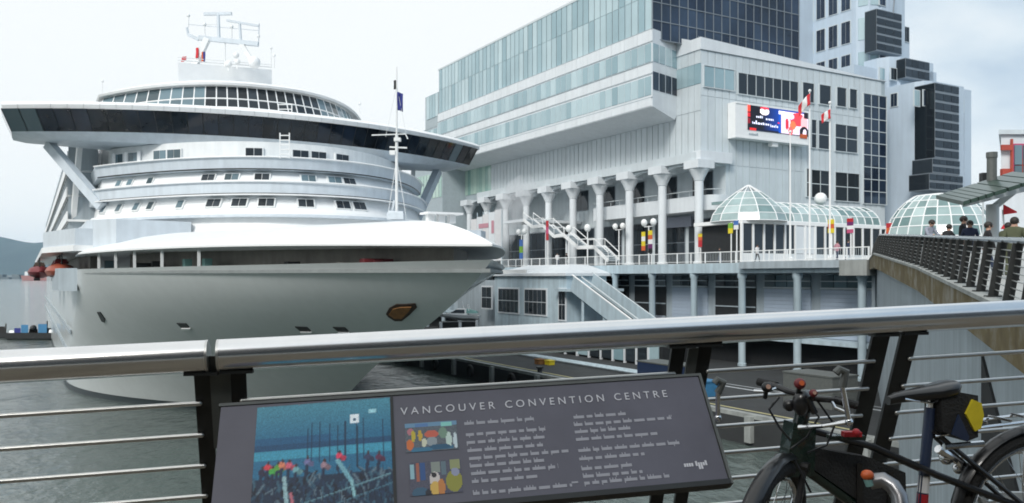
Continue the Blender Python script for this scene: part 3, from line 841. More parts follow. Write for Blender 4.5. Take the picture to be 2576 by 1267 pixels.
for (x0, x1, y) in ((.14, .25, .46), (.29, .43, .49), (.07, .33, .70), (.36, .50, .74)):      # two lines of white lettering, too small to read
    x = x0
    rr = random.Random(int(x0 * 100))
    while x < x1:
        h = rr.choice((.06, .06, .09, .12)); rect(img, x, y - h + .04, x + .018, y + .05, srgb(225, 228, 250)); x += .028
rect(img, .52, .12, 1, .98, srgb(225, 205, 222)); rect(img, .50, .12, .60, .25, srgb(240, 235, 245)); rect(img, .50, .26, .545, .98, srgb(12, 70, 170))
disc(img, .82, .38, .13, .26, srgb(225, 60, 70)); disc(img, .93, .5, .06, .3, srgb(240, 170, 175)); disc(img, .64, .60, .03, .22, srgb(190, 40, 60)); disc(img, .74, .62, .05, .17, srgb(235, 110, 70)); disc(img, .70, .85, .04, .16, srgb(235, 90, 90)); disc(img, .71, .28, .05, .12, srgb(200, 200, 235))
disc(img, .50, .60, .018, .04, srgb(220, 30, 50)); rect(img, .93, .05, 1, .30, srgb(24, 14, 24)); disc(img, .93, .86, .08, .24, srgb(14, 12, 18)); disc(img, .94, .88, .03, .16, srgb(235, 215, 235))
printed('screen', img, (P(bu - .06, sv0, sz1), P(bu - .06, sv1, sz1), P(bu - .06, sv1, sz0), P(bu - .06, sv0, sz0)), M['screen'], bb)
mb = MB(); rr = random.Random(4)
a, z = on_u(1884, 336, bu)
for i in range(7): ubox(mb, bu - .03, bu, a + i * .22, a + i * .22 + .17, z - .2, z + rr.uniform(.0, .12))
part('lettering', mb, M['pierwall'], bb)
a, z = on_u(2012, 345, bu); mb = MB(); ubox(mb, bu - .1, bu - .02, a, a + 1.2, z - .15, z + .35); part('badge', mb, M['orange'], bb)

# ------------------------------------------------------------------ glass pavilion and dome on the promenade
pav = thing('glass_pavilion', 'low white-framed glass pavilion with a curved greenhouse roof on the promenade', 'pavilion', P(66, 66, 11.35))
pu = 66.0
vA, _ = on_u(1866, 600, pu); vB, _ = on_u(2236, 600, pu)
ZE, ZR = 16.0, 18.6
mb = MB(); ubox(mb, pu - .1, 73.5, vA, vB, ZE - .25, ZE + .15); part('eaves', mb, M['white2'], pav)
mb = MB(); ubox(mb, pu + 1.2, 73, vA + .8, vB - .8, 11.35, ZE - .3); part('inner_wall', mb, M['void_shade'], pav)
n = 15
for i in range(n + 1):
    v = vA + (vB - vA) * i / n
    mb = MB(); ubox(mb, pu - .12, pu + .14, v - .12, v + .12, 11.36, ZE - .26); part('post', mb, M['white2'], pav)
for i in range(n):
    v = vA + (vB - vA) * i / n; w = (vB - vA) / n
    if i in (5, 6): m = 'facade2'
    else: m = 'dkglass'
    mb = MB(); ubox(mb, pu, pu + .06, v + .15, v + w - .15, 12.6, ZE - .3); part('wall_pane', mb, M[m], pav)
    mb = MB(); ubox(mb, pu - .03, pu + .08, v + .14, v + w - .14, 11.36, 12.55); part('base_panel', mb, M['facade2' if i % 3 else 'white2'], pav)
# barrel roof of framed panes
rows = 4
def roofp(v, t): a = t * math.pi / 2; return P(pu + 3.6 * (1 - math.cos(a)), v, ZE + .15 + (ZR - ZE - .15) * math.sin(a))
fr = MB()
for i in range(n + 1):
    v = vA + 2.6 + (vB - vA - 4.2) * i / n
    fr.path([roofp(v, k / 8) for k in range(9)], .07, 5)
for k in range(rows + 1): fr.tube(roofp(vA + 2.6, k / rows), roofp(vB - 1.6, k / rows), .06, 5)
part('roof_frame', fr, M['white2'], pav)
for i in range(n):
    for k in range(rows):
        va = vA + 2.6 + (vB - vA - 4.2) * i / n + .06; vb = va + (vB - vA - 4.2) / n - .12
        p = MB(); a, b, c, d = roofp(va, k / rows), roofp(vb, k / rows), roofp(vb, (k + 1) / rows), roofp(va, (k + 1) / rows)
        nn = (b - a).cross(d - a).normalized() * .03
        p.hexa([a - nn, b - nn, c - nn, d - nn, a + nn, b + nn, c + nn, d + nn]); part('roof_pane', p, M['clearglass'], pav)
mb = MB(); ubox(mb, pu + 3.6, 73.4, vA + 2.6, vB - 1.6, ZR - .3, ZR + .05); part('flat_roof', mb, M['clearglass'], pav)
# conical glazed lantern at its left end
lc = P(pu + 2.6, vA + 3.6, 0); fr = MB(); nL = 12
def lp(k, t):
    a = 2 * math.pi * k / nL; r = 4.1 * (1 - t ** 1.7) + .12
    return Vector((lc.x + r * math.cos(a), lc.y + r * math.sin(a), ZE + .1 + 4.1 * t))
for k in range(nL): fr.path([lp(k, j / 5) for j in range(6)], .07, 5)
for j in range(6): fr.path([lp(k, j / 5) for k in range(nL)], .05, 5, closed=True)
part('lantern_frame', fr, M['white2'], pav)
for k in range(nL):
    for j in range(4):
        p = MB(); a, b, c, d = lp(k, j / 5), lp(k + 1, j / 5), lp(k + 1, (j + 1) / 5), lp(k, (j + 1) / 5)
        nn = (b - a).cross(d - a).normalized() * .02
        p.hexa([a - nn, b - nn, c - nn, d - nn, a + nn, b + nn, c + nn, d + nn]); part('lantern_pane', p, M['clearglass'], pav)
mb = MB(); mb.ball(P(pu + 3, vB - 8.5, ZR + .7), .75, 12, 8); part('vent_globe', mb, M['white2'], pav, smooth=True)

dome = thing('glass_dome', 'white-ribbed glass dome greenhouse at the head of the walkway', 'dome', (36.6, 72, 11.35))
dc = Vector((36.6, 72, 12.4)); nD, mD = 24, 6
def dp_(k, j):
    a = 2 * math.pi * k / nD; t = j / mD * math.pi / 2 * .70
    return dc + Vector((4.5 * math.cos(t) * math.cos(a), 4.5 * math.cos(t) * math.sin(a), 5.0 * math.sin(t)))
fr = MB()
for k in range(nD): fr.path([dp_(k, j) for j in range(mD + 1)], .06, 5)
for j in range(mD + 1): fr.path([dp_(k, j) for k in range(nD)], .06, 5, closed=True)
part('rib_frame', fr, M['white2'], dome)
for k in range(nD):
    for j in range(mD):
        a, b, c, d = dp_(k, j), dp_(k + 1, j), dp_(k + 1, j + 1), dp_(k, j + 1)
        nn = (b - a).cross(d - a).normalized() * .02
        p = MB(); p.hexa([a - nn, b - nn, c - nn, d - nn, a + nn, b + nn, c + nn, d + nn]); part('dome_pane', p, M['clearglass'], dome)
mb = MB(); mb.lathe((dc.x, dc.y, 0), [(4.55, 11.36), (4.55, 12.4)], 24); part('base_wall', mb, M['facade2'], dome)
mb = MB(); mb.lathe((dc.x, dc.y, 0), [(2.05, 16.8), (2.0, 16.95), (.3, 17.15)], 16); part('cap', mb, M['white2'], dome)

# ------------------------------------------------------------------ promenade railing, staircase, flagpoles, lamps
pr = thing('promenade_railing', 'white railing along the edge of the promenade above the shutters', 'railing', P(44.5, 58.4, 11.35))
mb = MB(); mb.tube(P(44.5, 58.45, 12.4), P(150, 58.45, 12.4), .045, 6); part('top_rail', mb, M['white2'], pr)
mb = MB(); mb.tube(P(44.5, 58.45, 11.5), P(150, 58.45, 11.5), .03, 6); part('bottom_rail', mb, M['white2'], pr)
mb = MB()
for i in range(400): 
    mb.bar(P(44.6 + i * .22, 58.45, 11.5), P(44.6 + i * .22, 58.45, 12.38), .018, .018)
part('balusters', mb, M['frame'], pr)['kind'] = 'stuff'
pb = MB(); pb.box((0, 0, .55), (.09, .09, 1.1)); pbm = pb.mesh('post'); pbm.materials.append(M['white2'])
for i in range(50): piece('post', pbm, pr, P(44.5 + i * 2.1, 58.45, 11.35), ROT_U)

st = thing('outdoor_staircase', 'white zigzag outdoor staircase descending to the promenade in front of the colonnade', 'staircase', P(84, 62, 11.35))
SP = [on_v(x, y, 62.5) for x, y in ((1329, 552), (1352, 570), (1379, 567), (1407, 594), (1431, 590), (1467, 622), (1508, 620), (1544, 655))]
SP = [(u, z) for u, z in SP]
for i in range(0, len(SP) - 1):
    (ua, za), (ub, zb) = SP[i], SP[i + 1]
    if i % 2 == 1:
        mb = MB(); ubox(mb, ub, ua, 61.6, 63.4, (za + zb) / 2 - .3, (za + zb) / 2); part('landing', mb, M['facade2'], st)
        mb = MB(); ubox(mb, ub + .2, ub + .5, 62.3, 62.7, 11.35, (za + zb) / 2 - .3); part('support_post', mb, M['facade2'], st)
    else:
        n = 8
        for k in range(n):
            t0, t1 = k / n, (k + 1) / n
            mb = MB(); ubox(mb, ua + (ub - ua) * t1, ua + (ub - ua) * t0, 61.75, 63.25, za + (zb - za) * t1 - .12, za + (zb - za) * t1 + .02); part('step', mb, M['pierwall'], st)
for v in (61.65, 63.35):
    mb = MB()
    for (ua, za), (ub, zb) in zip(SP, SP[1:]): mb.bar(P(ua, v, za - .1), P(ub, v, zb - .1), .12, .45)
    part('stringer', mb, M['white2'], st)
    mb = MB(); mb.path([P(u, v, z + .95) for u, z in SP], .06, 6)
    for (u, z) in SP: mb.tube(P(u, v, z), P(u, v, z + .95), .04, 5)
    part('handrail', mb, M['white2'], st)
mb = MB(); u_, z_ = SP[0]; ubox(mb, u_, u_ + 6, 61.6, 71.8, z_ - .4, z_); part('upper_landing', mb, M['facade2'], st)

for (px, top, lab) in ((1988, 335, 'leftmost tall white flagpole in front of the billboard, without a flag'), (2037, 232, 'tallest white flagpole, flying the upper red and white flag'), (2088, 262, 'rightmost tall white flagpole by the promenade edge, flying the lower flag')):
    u_, _ = on_v(px, 640, 59.3); d = P(u_, 59.3, 0).y; zt = EYE + (HOR - top) / F * d
    f = thing('flagpole', lab, 'flagpole', P(u_, 59.3, 11.35), group='flagpoles on the promenade edge')
    mb = MB(); mb.tube(P(u_, 59.3, 11.35), P(u_, 59.3, zt), .11, 8, r2=.05); part('pole', mb, M['white2'], f, smooth=True)
    mb = MB(); mb.ball(P(u_, 59.3, zt + .1), .14); part('finial', mb, M['white2'], f)
    mb = MB(); mb.lathe(P(u_, 59.3, 11.35), [(.35, 0), (.35, .3), (.15, .45)], 10); part('base', mb, M['white2'], f)
def flag(name, p, w, h, cols, lab, sag=.5, dirv=(-.9, -.3, 0)):
    """hanging cloth: cols = list of (fraction, rgb) across the fly"""
    f = thing(name, lab, 'flag', p)
    n, m = 14, 8; d = Vector(dirv).normalized(); side = d.cross(Vector((0, 0, 1)))
    p = Vector(p); acc = 0
    for fr_, mm in cols:
        i0, i1 = int(round(acc * n)), int(round((acc + fr_) * n)); acc += fr_
        mb = MB(); vs = []
        for i in range(i0, i1 + 1):
            for j in range(m + 1):
                t = i / n; q = p + d * (w * t) + Vector((0, 0, -h * j / m - sag * w * t ** 1.3)) + side * (.12 * w * math.sin(t * 7 + j * .5))
                vs.append(q)
        L = i1 - i0
        fs = [(i * (m + 1) + j, (i + 1) * (m + 1) + j, (i + 1) * (m + 1) + j + 1, i * (m + 1) + j + 1) for i in range(L) for j in range(m)]
        mb.add(vs, fs)
        o = part('cloth_band', mb, M[mm], f, smooth=True, ang=80)
        so_ = o.modifiers.new('thick', 'SOLIDIFY'); so_.thickness = .015
    return f
u_, z_ = on_v(2037, 236, 59.2)
flag('flag', P(u_ - .1, 59.15, z_), 1.0, 1.0, ((.25, 'flagred'), (.5, 'flagwhite'), (.25, 'flagred')), 'red and white flag drooping from the tallest flagpole above the billboard', 1.1, (-.9, .1, 0))
u_, z_ = on_v(2088, 276, 59.2)
flag('flag', P(u_ - .1, 59.15, z_), .75, .8, ((.3, 'flagred'), (.4, 'flagwhite'), (.3, 'flagred')), 'small red and white flag drooping right of the billboard', .6, (-.9, .1, 0))

def lamp_post(px, v, top, lab, banner=None, n=2):
    u_, _ = on_v(px, 640, v); d = P(u_, v, 0).y; zt = EYE + (HOR - top) / F * d
    f = thing('street_lamp', lab, 'street lamp', P(u_, v, 11.35), group='globe lamps along the promenade')
    mb = MB(); mb.tube(P(u_, v, 11.35), P(u_, v, zt - .5), .09, 8, r2=.06); part('pole', mb, M['white2'], f)
    if n == 2:
        mb = MB(); mb.bar(P(u_ - .8, v, zt - .55), P(u_ + .8, v, zt - .55), .08, .08); part('cross_arm', mb, M['white2'], f)
        for s in (-.8, .8):
            mb = MB(); mb.ball(P(u_ + s, v, zt - .1), .36, 10, 8, (1, 1, 1.15)); part('globe', mb, M['lamp'], f, smooth=True)
    else:
        mb = MB(); mb.ball(P(u_, v, zt - .1), .42, 10, 8, (1, 1, 1.15)); part('globe', mb, M['lamp'], f, smooth=True)
    return u_, zt
def banner(u_, v, z1, z0, cols, lab, w=.75, off=-.55):
    b = thing('banner', lab, 'banner', P(u_ + off, v, z0))
    n = len(cols)
    for i, cc in enumerate(cols):
        mb = MB(); ubox(mb, u_ + off - w / 2, u_ + off + w / 2, v - .04, v, z1 - (z1 - z0) * (i + 1) / n, z1 - (z1 - z0) * i / n); part('cloth_panel', mb, M[cc], b)
    return b
for k, cc in (('b_green', (.20, .42, .05)), ('b_blue', (.06, .16, .45)), ('b_purple', (.14, .02, .12)), ('b_pink', (.50, .08, .18))):
    M[k] = mat(k + '_banner', cc, .8, var=.2, vs=4)
lp_ = [(1478, 59.2, 572, 'single globe lamp by the lower stair flight', 1), (1431, 59.2, 574, 'single globe lamp at the middle stair landing', 1),
       (1557, 66.0, 568, 'twin globe lamp seen under the balcony', 2), (1632, 59.0, 558, 'tall twin globe lamp with yellow and purple banners', 2), (1312, 59.0, 582, 'twin globe lamp beside the steam near the bow', 2)]
info = {}
for px, v, top, lab, n in lp_: info[px] = lamp_post(px, v, top, lab, None, n)
u_, zt = info[1632]
banner(u_, 58.95, zt - 1.1, 12.9, ('yellow', 'flagwhite', 'yellow', 'orange'), 'left yellow and white banner on the tall twin lamp', .62, .85)
banner(u_, 58.95, zt - 1.0, 12.6, ('yellow', 'orange', 'flagwhite', 'b_purple', 'dark'), 'right gold and purple banner on the tall twin lamp', .7, -.35)
u_, zt = info[1312]
banner(u_, 58.95, zt - 1.2, 12.4, ('b_blue', 'b_green', 'b_blue'), 'green and blue banner on the twin lamp near the bow', .9, 0)
for px, y0, y1, cols, v, lab in ((1377, 556, 605, ('red', 'b_pink', 'red'), 59.0, 'narrow red banner on a pole beside the stair landing'),
                               (1767, 588, 622, ('yellow', 'orange', 'red', 'red'), 66.9, 'yellow to red banner wrapped round the corner column'),
                               (2091, 553, 587, ('yellow', 'orange', 'yellow'), 59.3, 'yellow banner on the rightmost flagpole'),
                               (2139, 550, 587, ('red', 'b_purple', 'flagwhite', 'b_pink'), 59.3, 'red and purple banner right of the flagpoles'),
                               (2238, 562, 598, ('red', 'orange', 'red'), 64, 'red and orange banner at the right end of the pavilion'),
                               (1838, 562, 588, ('b_green', 'yellow'), 60, 'lime green banner left of the glass pavilion'), (1852, 556, 578, ('b_blue', 'flagwhite'), 60, 'pale blue banner left of the glass pavilion')):
    u_, z1 = on_v(px, y0, v); _, z0 = on_v(px, y1, v)
    w = 1.35 if px == 1767 else .62
    b = banner(u_, v, z1, z0, cols, lab, w, 0)
    mb = MB(); mb.tube(P(u_ + .36 * (w > 1) , v + .08, 11.35), P(u_ + .36 * (w > 1), v + .08, z1 + .1), .06, 6); part('pole', mb, M['white2'], b)
# ------------------------------------------------------------------ cruise ship
SU, SV = 77.85, 18.9
def S(s, t, z): return P(SU - s, SV + t, z)
ship = thing('cruise_ship', 'huge white cruise ship moored bow towards us with a wide dark bridge', 'cruise ship', S(0, 0, 0))
TIP, STEM0, BEAM = 42.9, 19.6, 16.1
def ztop(s): return 10.5 + .28 * max(0, (s - 12) / 29) ** 1.2
STEM = [(-.12, 19.0), (0, 18.6), (.03, 18.9), (.19, 22.2), (.41, 27.2), (.70, 36.0), (.86, 40.3), (1.0, 42.9), (1.2, 44)]
def stem_at(f):
    for (f0, s0), (f1, s1) in zip(STEM, STEM[1:]):
        if f <= f1: return s0 + (s1 - s0) * (f - f0) / (f1 - f0)
    return STEM[-1][1]
def mixf(a, b, t): return a + (b - a) * min(1, max(0, t))
def hull_row(f, N=40, side=-1):
    """outline (s, half breadth, z) at height fraction f, stem first"""
    stem = stem_at(f)
    if side < 0: L, e_ = mixf(30, 29, f), mixf(2.3, 1.22, f ** .7 if f > 0 else 0)
    else: L, e_ = mixf(50, 29, f ** 1.4 if f > 0 else 0), mixf(1.05, 1.14, f)
    out = []
    for i in range(N + 1):
        x = (i / N) ** 1.5
        b = BEAM * (1 - (1 - x) ** e_)
        out.append((stem - L * x, b, f * ztop(stem - L * x) if f > 0 else f * 10))
    for s in (-35, -45, -60, -80, -120, -150):
        out.append((s, BEAM if s > -140 else BEAM * .8, f * ztop(-5) if f > 0 else f * 10))
    return out
FR = [-.1, 0, .045, .1, .18, .27, .36, .45, .54, .63, .72, .81, .90, .955, 1.0]
def hull_mb(fr):
    mb = MB()
    rows = []
    for f in fr:
        r, r2_ = hull_row(f), hull_row(f, side=1)
        rows.append([S(s, -b, z) for s, b, z in r[::-1]] + [S(s, b, z) for s, b, z in r2_[1:]])
    mb.loft(rows, False, False, closed=False)
    return mb
part('hull', hull_mb(FR[2:]), M['hull'], ship, smooth=True, ang=50)
part('boot_topping', hull_mb(FR[:3]), M['boot'], ship, smooth=True, ang=50)
top = hull_row(1.0)
def outline(scale_in, z, ds=0.0, smin=13.5):
    """deck edge outline from starboard round the bow to port, pulled in by scale_in metres"""
    pts = [(s, b) for s, b, _ in hull_row(1.0, 60) if s >= smin]
    pt2 = [(s, b) for s, b, _ in hull_row(1.0, 60, 1) if s >= smin]
    left = [(s, -b) for s, b in pts[::-1]]; right = [(s, b) for s, b in pt2[1:]]
    o = []
    for s, t in left + right:
        k = 1 - scale_in / BEAM
        o.append((11.5 + (s - 11.5) * (1 - scale_in / 24) - ds * 0, t * k))
    return o
def sprism(mb, poly, z0, z1):
    return mb.loft([[S(s, t, z0) for s, t in poly], [S(s, t, z1) for s, t in poly]])
# mooring deck inside the slot
mb = MB(); o1 = [(11.5, -16)] + outline(.15, 0) + [(11.5, 16)]; mb.loft([[S(s, t, 10.2) for s, t in o1], [S(s, t, 10.38) for s, t in o1]]); part('mooring_deck', mb, M['deckgrey'], ship)
mb = MB(); o2 = outline(3.2, 0); mb.loft([[S(s, t, 10.38) for s, t in o2], [S(s, t, 12.2) for s, t in o2]], closed=False, cap0=False, cap1=False); part('mooring_bulkhead', mb, M['beige'], ship, smooth=True)
stn = MB(); stn.box((0, 0, .6), (.16, .16, 1.25)); stnm = stn.mesh('stanchion'); stnm.materials.append(M['white'])
ol = outline(.45, 0)
for i in (3, 6, 9, 13, 18):
    s, t = ol[i]; piece('stanchion', stnm, ship, S(s, t, 10.4), ROT_U)
for (px, w, h, mm) in ((940, 1.6, .55, 'darkred'), (735, .7, .45, 'dark'), (470, .45, .7, 'canopycloth'), (528, .45, .7, 'canopycloth'), (365, 1.2, .5, 'dark'), (262, .8, .7, 'shipglass'), (855, .5, .4, 'beige'), (1175, .7, .35, 'dark'), (395, .5, .6, 'dark')):
    best = min(outline(2.0, 0), key=lambda q: abs(proj(S(q[0], q[1], 11))[0] - px) + (0 if S(q[0], q[1], 0).y < 62 else 999))
    mb = MB(); mb.box(S(best[0], best[1], 10.4 + h / 2), (w, .8, h), MU); mb.tube(S(best[0], best[1], 10.4), S(best[0], best[1], 10.4 + h * .9), w * .35, 8); part('winch' if w > .6 else 'bollard', mb, M[mm], ship)
# rounded white foredeck shell above the slot
prof = [(0.0, 11.45), (.0, 11.56), (.7, 11.86), (2.0, 12.32), (3.6, 12.76), (5.5, 13.06), (7.5, 13.22), (9.5, 13.3)]
rings = [[S(s, t, z + (.26 * math.sin(max(0, min(1, (s - 11.5) / 31)) * math.pi) if i < 3 else 0)) for s, t in [(9.0, -BEAM + d_)] + outline(d_, z) + [(9.0, BEAM - d_)]] for i, (d_, z) in enumerate(prof)]
mb = MB(); mb.loft(rings, False, False, closed=False); mb.loft([rings[-1]], False, True)
mb.f.append(tuple(range(len(rings[0]))))
part('foredeck_shell', mb, M['white2'], ship, smooth=True, ang=50)
mb = MB(); 
for i in range(3): mb.box(S(32.2, 1.6 + i * .7, 13.45), (.4, .4, .5), MU)
mb.bar(S(32.2, 1.2, 13.75), S(32.2, 3.5, 13.75), 1.2, .12); part('deck_platform', mb, M['white2'], ship)

# tiers of the superstructure front
def arc(sc, bulge, hw, n=36, p=2.2):
    return [(sc - bulge * abs(2 * i / n - 1) ** p, -hw + 2 * hw * i / n) for i in range(n + 1)]
AFT = -4.0
def tier(name, lo, hi, z0, z1, m, aft=AFT):
    (sa, ba, ha), (sb, bb_, hb) = lo, hi
    A = arc(sa, ba, ha); B = arc(sb, bb_, hb)
    A = [(aft, -ha)] + A + [(aft, ha)]; B = [(aft, -hb)] + B + [(aft, hb)]
    mb = MB(); mb.loft([[S(s, t, z0) for s, t in A], [S(s, t, z1) for s, t in B]])
    return part(name, mb, M[m], ship, smooth=True, ang=40)
HW = 14.0
tier('base_house', (19.0, 15, 14.9), (18.4, 15, 14.7), 13.2, 14.65, 'white2')
tier('base_ledge', (19.3, 15, 15.1), (19.3, 15, 15.1), 14.2, 14.4, 'band')
tier('lower_wall', (17.0, 14.5, 14.2), (15.8, 14, 14.0), 14.65, 16.0, 'white2')
tier('lower_band', (16.6, 14.2, 14.5), (16.6, 14.2, 14.5), 16.0, 16.95, 'band')
tier('middle_wall', (15.2, 13.2, 13.9), (14.2, 13, 13.8), 16.95, 17.98, 'white2')
tier('middle_band', (15.0, 13.2, 14.2), (15.2, 13.4, 14.4), 17.98, 18.9, 'band')
tier('upper_wall', (10.5, 10.5, 13.0), (10.5, 10.5, 13.0), 18.9, 20.7, 'white')
for z, a_ in ((16.95, (16.75, 14.2, 14.6)), (18.9, (15.3, 13.4, 14.5)), (15.98, (16.75, 14.2, 14.6))):
    mb = MB(); mb.path([S(s, t, z) for s, t in arc(*a_)], .06, 5); part('rail_cap', mb, M['white2'], ship)
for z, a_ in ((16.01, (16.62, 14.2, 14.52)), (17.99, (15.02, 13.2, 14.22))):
    mb = MB(); A = arc(*a_); mb.loft([[S(s, t, z) for s, t in A], [S(s, t, z + .10) for s, t in A]], False, False, closed=False); part('painted_shadow_line', mb, M['dark'], ship)  # black strip paints the shadow line under each band
def solve_arc(a_, z, px):
    A = arc(*a_, n=400)
    k = min(range(2, len(A) - 2), key=lambda i: abs(proj(S(*A[i], z))[0] - px))
    p = S(*A[k], z); d = S(*A[k + 1], z) - S(*A[k - 1], z)
    return p, math.atan2(d.y, d.x)
def ship_window(a_, z, px, w, h, lean=0.0, m='shipglass', nm='window'):
    p, an = solve_arc(a_, z, px)
    f = MB(); f.box((0, 0, 0), (w + .16, .22, h + .16))
    Mx = Matrix.Rotation(an, 3, 'Z') @ Matrix.Rotation(lean, 3, 'X')
    g = MB(); 
    f.v = [tuple(Mx @ Vector(v) + p) for v in f.v]
    wf = part(nm, f, M['white'], ship)
    n = 2 if w > .9 else 1
    for i in range(n):
        g = MB(); g.box(((i - (n - 1) / 2) * w / n, -.07, 0), (w / n - .05, .14, h)); g.v = [tuple(Mx @ Vector(v) + p) for v in g.v]
        part('pane', g, M[m], wf)
for px in (262, 300, 345, 380, 455, 540, 603, 670, 770, 862, 903): ship_window((16.4, 14.25, 14.1), 15.38, px, 1.15 if px > 500 else .6, .62, -.5, 'dkglass' if px > 520 else 'shipglass')
for px in (300, 330, 380, 525, 583, 660, 775, 842, 878): ship_window((14.7, 13.1, 13.85), 17.42, px, 1.1 if px > 500 else .6, .5, -.45, 'dkglass' if px in (525, 660, 878) else 'shipglass')
for px in (300, 340, 405, 440, 640, 755, 800, 860): ship_window((10.55, 10.5, 13.0), 19.75, px, 1.3, .8, 0, 'dkglass' if px > 600 else 'shipglass')
for px in (290, 318, 352): 
    p, an = solve_arc((10.6, 10.5, 13.0), 19.6, px); mb = MB(); mb.box(p + Vector((0, -.1, 0)), (.25, .25, 1.3)); part('door_post', mb, M['white2'], ship)
p, an = solve_arc((15.3, 13.4, 14.5), 19.0, 717); mb = MB()
for dx in (-.35, .35): mb.tube(p + Vector((dx, -.1, -.2)), p + Vector((dx, -.1, 1.7)), .05, 5)
for k in range(5): mb.tube(p + Vector((-.35, -.1, .1 + k * .35)), p + Vector((.35, -.1, .1 + k * .35)), .04, 5)
part('ladder', mb, M['white2'], ship)

# bridge
def sb(t): return 7.2 * (1 - (abs(t) / 21.0) ** 2.0) - .2
def bridge_ring(z, f0, back, hw=21.0, n=44):
    fr = [(sb(-hw + 2 * hw * i / n) + f0, -hw + 2 * hw * i / n) for i in range(n + 1)]
    bk = [(sb(t) * .4 - back, t) for s, t in fr[::-1]]
    return [S(s, t, z) for s, t in fr + bk]
mb = MB()
ring_lo = []
n = 44
fr = [(-19.2 + 38.4 * i / n) for i in range(n + 1)]
def lowz(t): return 20.65 + .5 * max(0, (abs(t) - 9) / 11) ** 1.3
r0 = [S(sb(t) - .5 - .06 * max(0, abs(t) - 12), t, lowz(t)) for t in fr] + [S(sb(t) * .4 - 3.4, t, lowz(t)) for t in fr[::-1]]
fr2 = [(-20.2 + 40.4 * i / n) for i in range(n + 1)]
r1 = [S(sb(t) + .15, t, 21.37) for t in fr2] + [S(sb(t) * .4 - 3.8, t, 21.37) for t in fr2[::-1]]
r1b = [S(sb(t) + .25, t, 21.45) for t in fr2] + [S(sb(t) * .4 - 3.8, t, 21.45) for t in fr2[::-1]]
mb.loft([r0, r1, r1b]); part('bridge_hull', mb, M['band'], ship, smooth=True, ang=30)
mb = MB(); mb.loft([[S(sb(t) * .4 + .3, t, 21.45) for t in fr2] + [S(sb(t) * .4 - 3.4, t, 21.45) for t in fr2[::-1]], [S(sb(t) * .4 + .3, t, 23.15) for t in fr2] + [S(sb(t) * .4 - 3.4, t, 23.15) for t in fr2[::-1]]]); part('bridge_interior', mb, M['void_shade'], ship)
NB = 36
for i in range(NB):
    ta, tb = -20.2 + 40.4 * i / NB, -20.2 + 40.4 * (i + 1) / NB
    e = .035
    a0, a1 = S(sb(ta) + .1, ta + e, 21.45), S(sb(tb) + .1, tb - e, 21.45)
    k = 1.035
    b0, b1 = S(sb(ta) + .75, (ta + e) * k, 23.12), S(sb(tb) + .75, (tb - e) * k, 23.12)
    mb = MB(); nn = (a1 - a0).cross(b0 - a0).normalized() * .04
    mb.hexa([a0 - nn, a1 - nn, a1 + nn, a0 + nn, b0 - nn, b1 - nn, b1 + nn, b0 + nn])
    part('bridge_pane', mb, M['shipglass' if i in (0, 1, 33) else 'bridgeglass'], ship)  # paler end panes put see-through daylight into the glass colour
for sgn in (-1, 1):
    t = 20.2 * sgn
    for j in range(2):
        s0 = sb(20.2) + .1 - j * 1.9; s1 = s0 - 1.8
        mb = MB(); a0, a1, b0, b1 = S(s0, t, 21.45), S(s1, t, 21.45), S(s0 + .65, t * 1.035, 23.12), S(s1 + .3, t * 1.035, 23.12); nn = (a1 - a0).cross(b0 - a0).normalized() * .04
        mb.hexa([a0 - nn, a1 - nn, a1 + nn, a0 + nn, b0 - nn, b1 - nn, b1 + nn, b0 + nn]); part('bridge_pane', mb, M['shipglass' if sgn < 0 and j == 0 else 'bridgeglass'], ship)  # starboard end's paler pane likewise has daylight painted in
mb = MB()
for i in range(NB + 1):
    t = -20.2 + 40.4 * i / NB
    mb.bar(S(sb(t) + .12, t, 21.45), S(sb(t) + .77, t * 1.035, 23.12), .05, .05)
part('bridge_mullions', mb, M['dark'], ship)['kind'] = 'stuff'
NRf = 38
for i in range(NRf):
    ta, tb = -20.9 + 42.3 * i / NRf + .012, -20.9 + 42.3 * (i + 1) / NRf - .012
    q = []
    for z, f0, bk in ((23.12, .95, 3.9), (23.45, 1.1, 4.0)):
        q += [S(sb(ta) + f0, ta, z), S(sb(tb) + f0, tb, z), S(sb(tb) * .4 - bk, tb, z), S(sb(ta) * .4 - bk, ta, z)]
    mb = MB(); mb.hexa(q)
    q2 = [S(sb(ta) + 1.1, ta, 23.45), S(sb(tb) + 1.1, tb, 23.45), S(sb(tb) * .4 - 4, tb, 23.45), S(sb(ta) * .4 - 4, ta, 23.45), S(sb(ta) + .6, ta, 23.75), S(sb(tb) + .6, tb, 23.75), S(sb(tb) * .4 - 4, tb, 23.75), S(sb(ta) * .4 - 4, ta, 23.75)]
    mb.hexa(q2)
    part('roof_panel', mb, M['white2'], ship, smooth=False)
# wing struts
for sgn in (-1, 1):
    mb = MB(); mb.bar(S(-1.5, 17.6 * sgn, 20.9), S(3.0 if sgn < 0 else 1.5, 13.9 * sgn, 15.6), .75, .7); part('wing_strut', mb, M['band'], ship)
    mb = MB(); mb.bar(S(-2.5, 15.3 * sgn, 21.2), S(-4.5, 15.8 * sgn, 14.0), .4, .4); part('side_post', mb, M['white2'], ship)

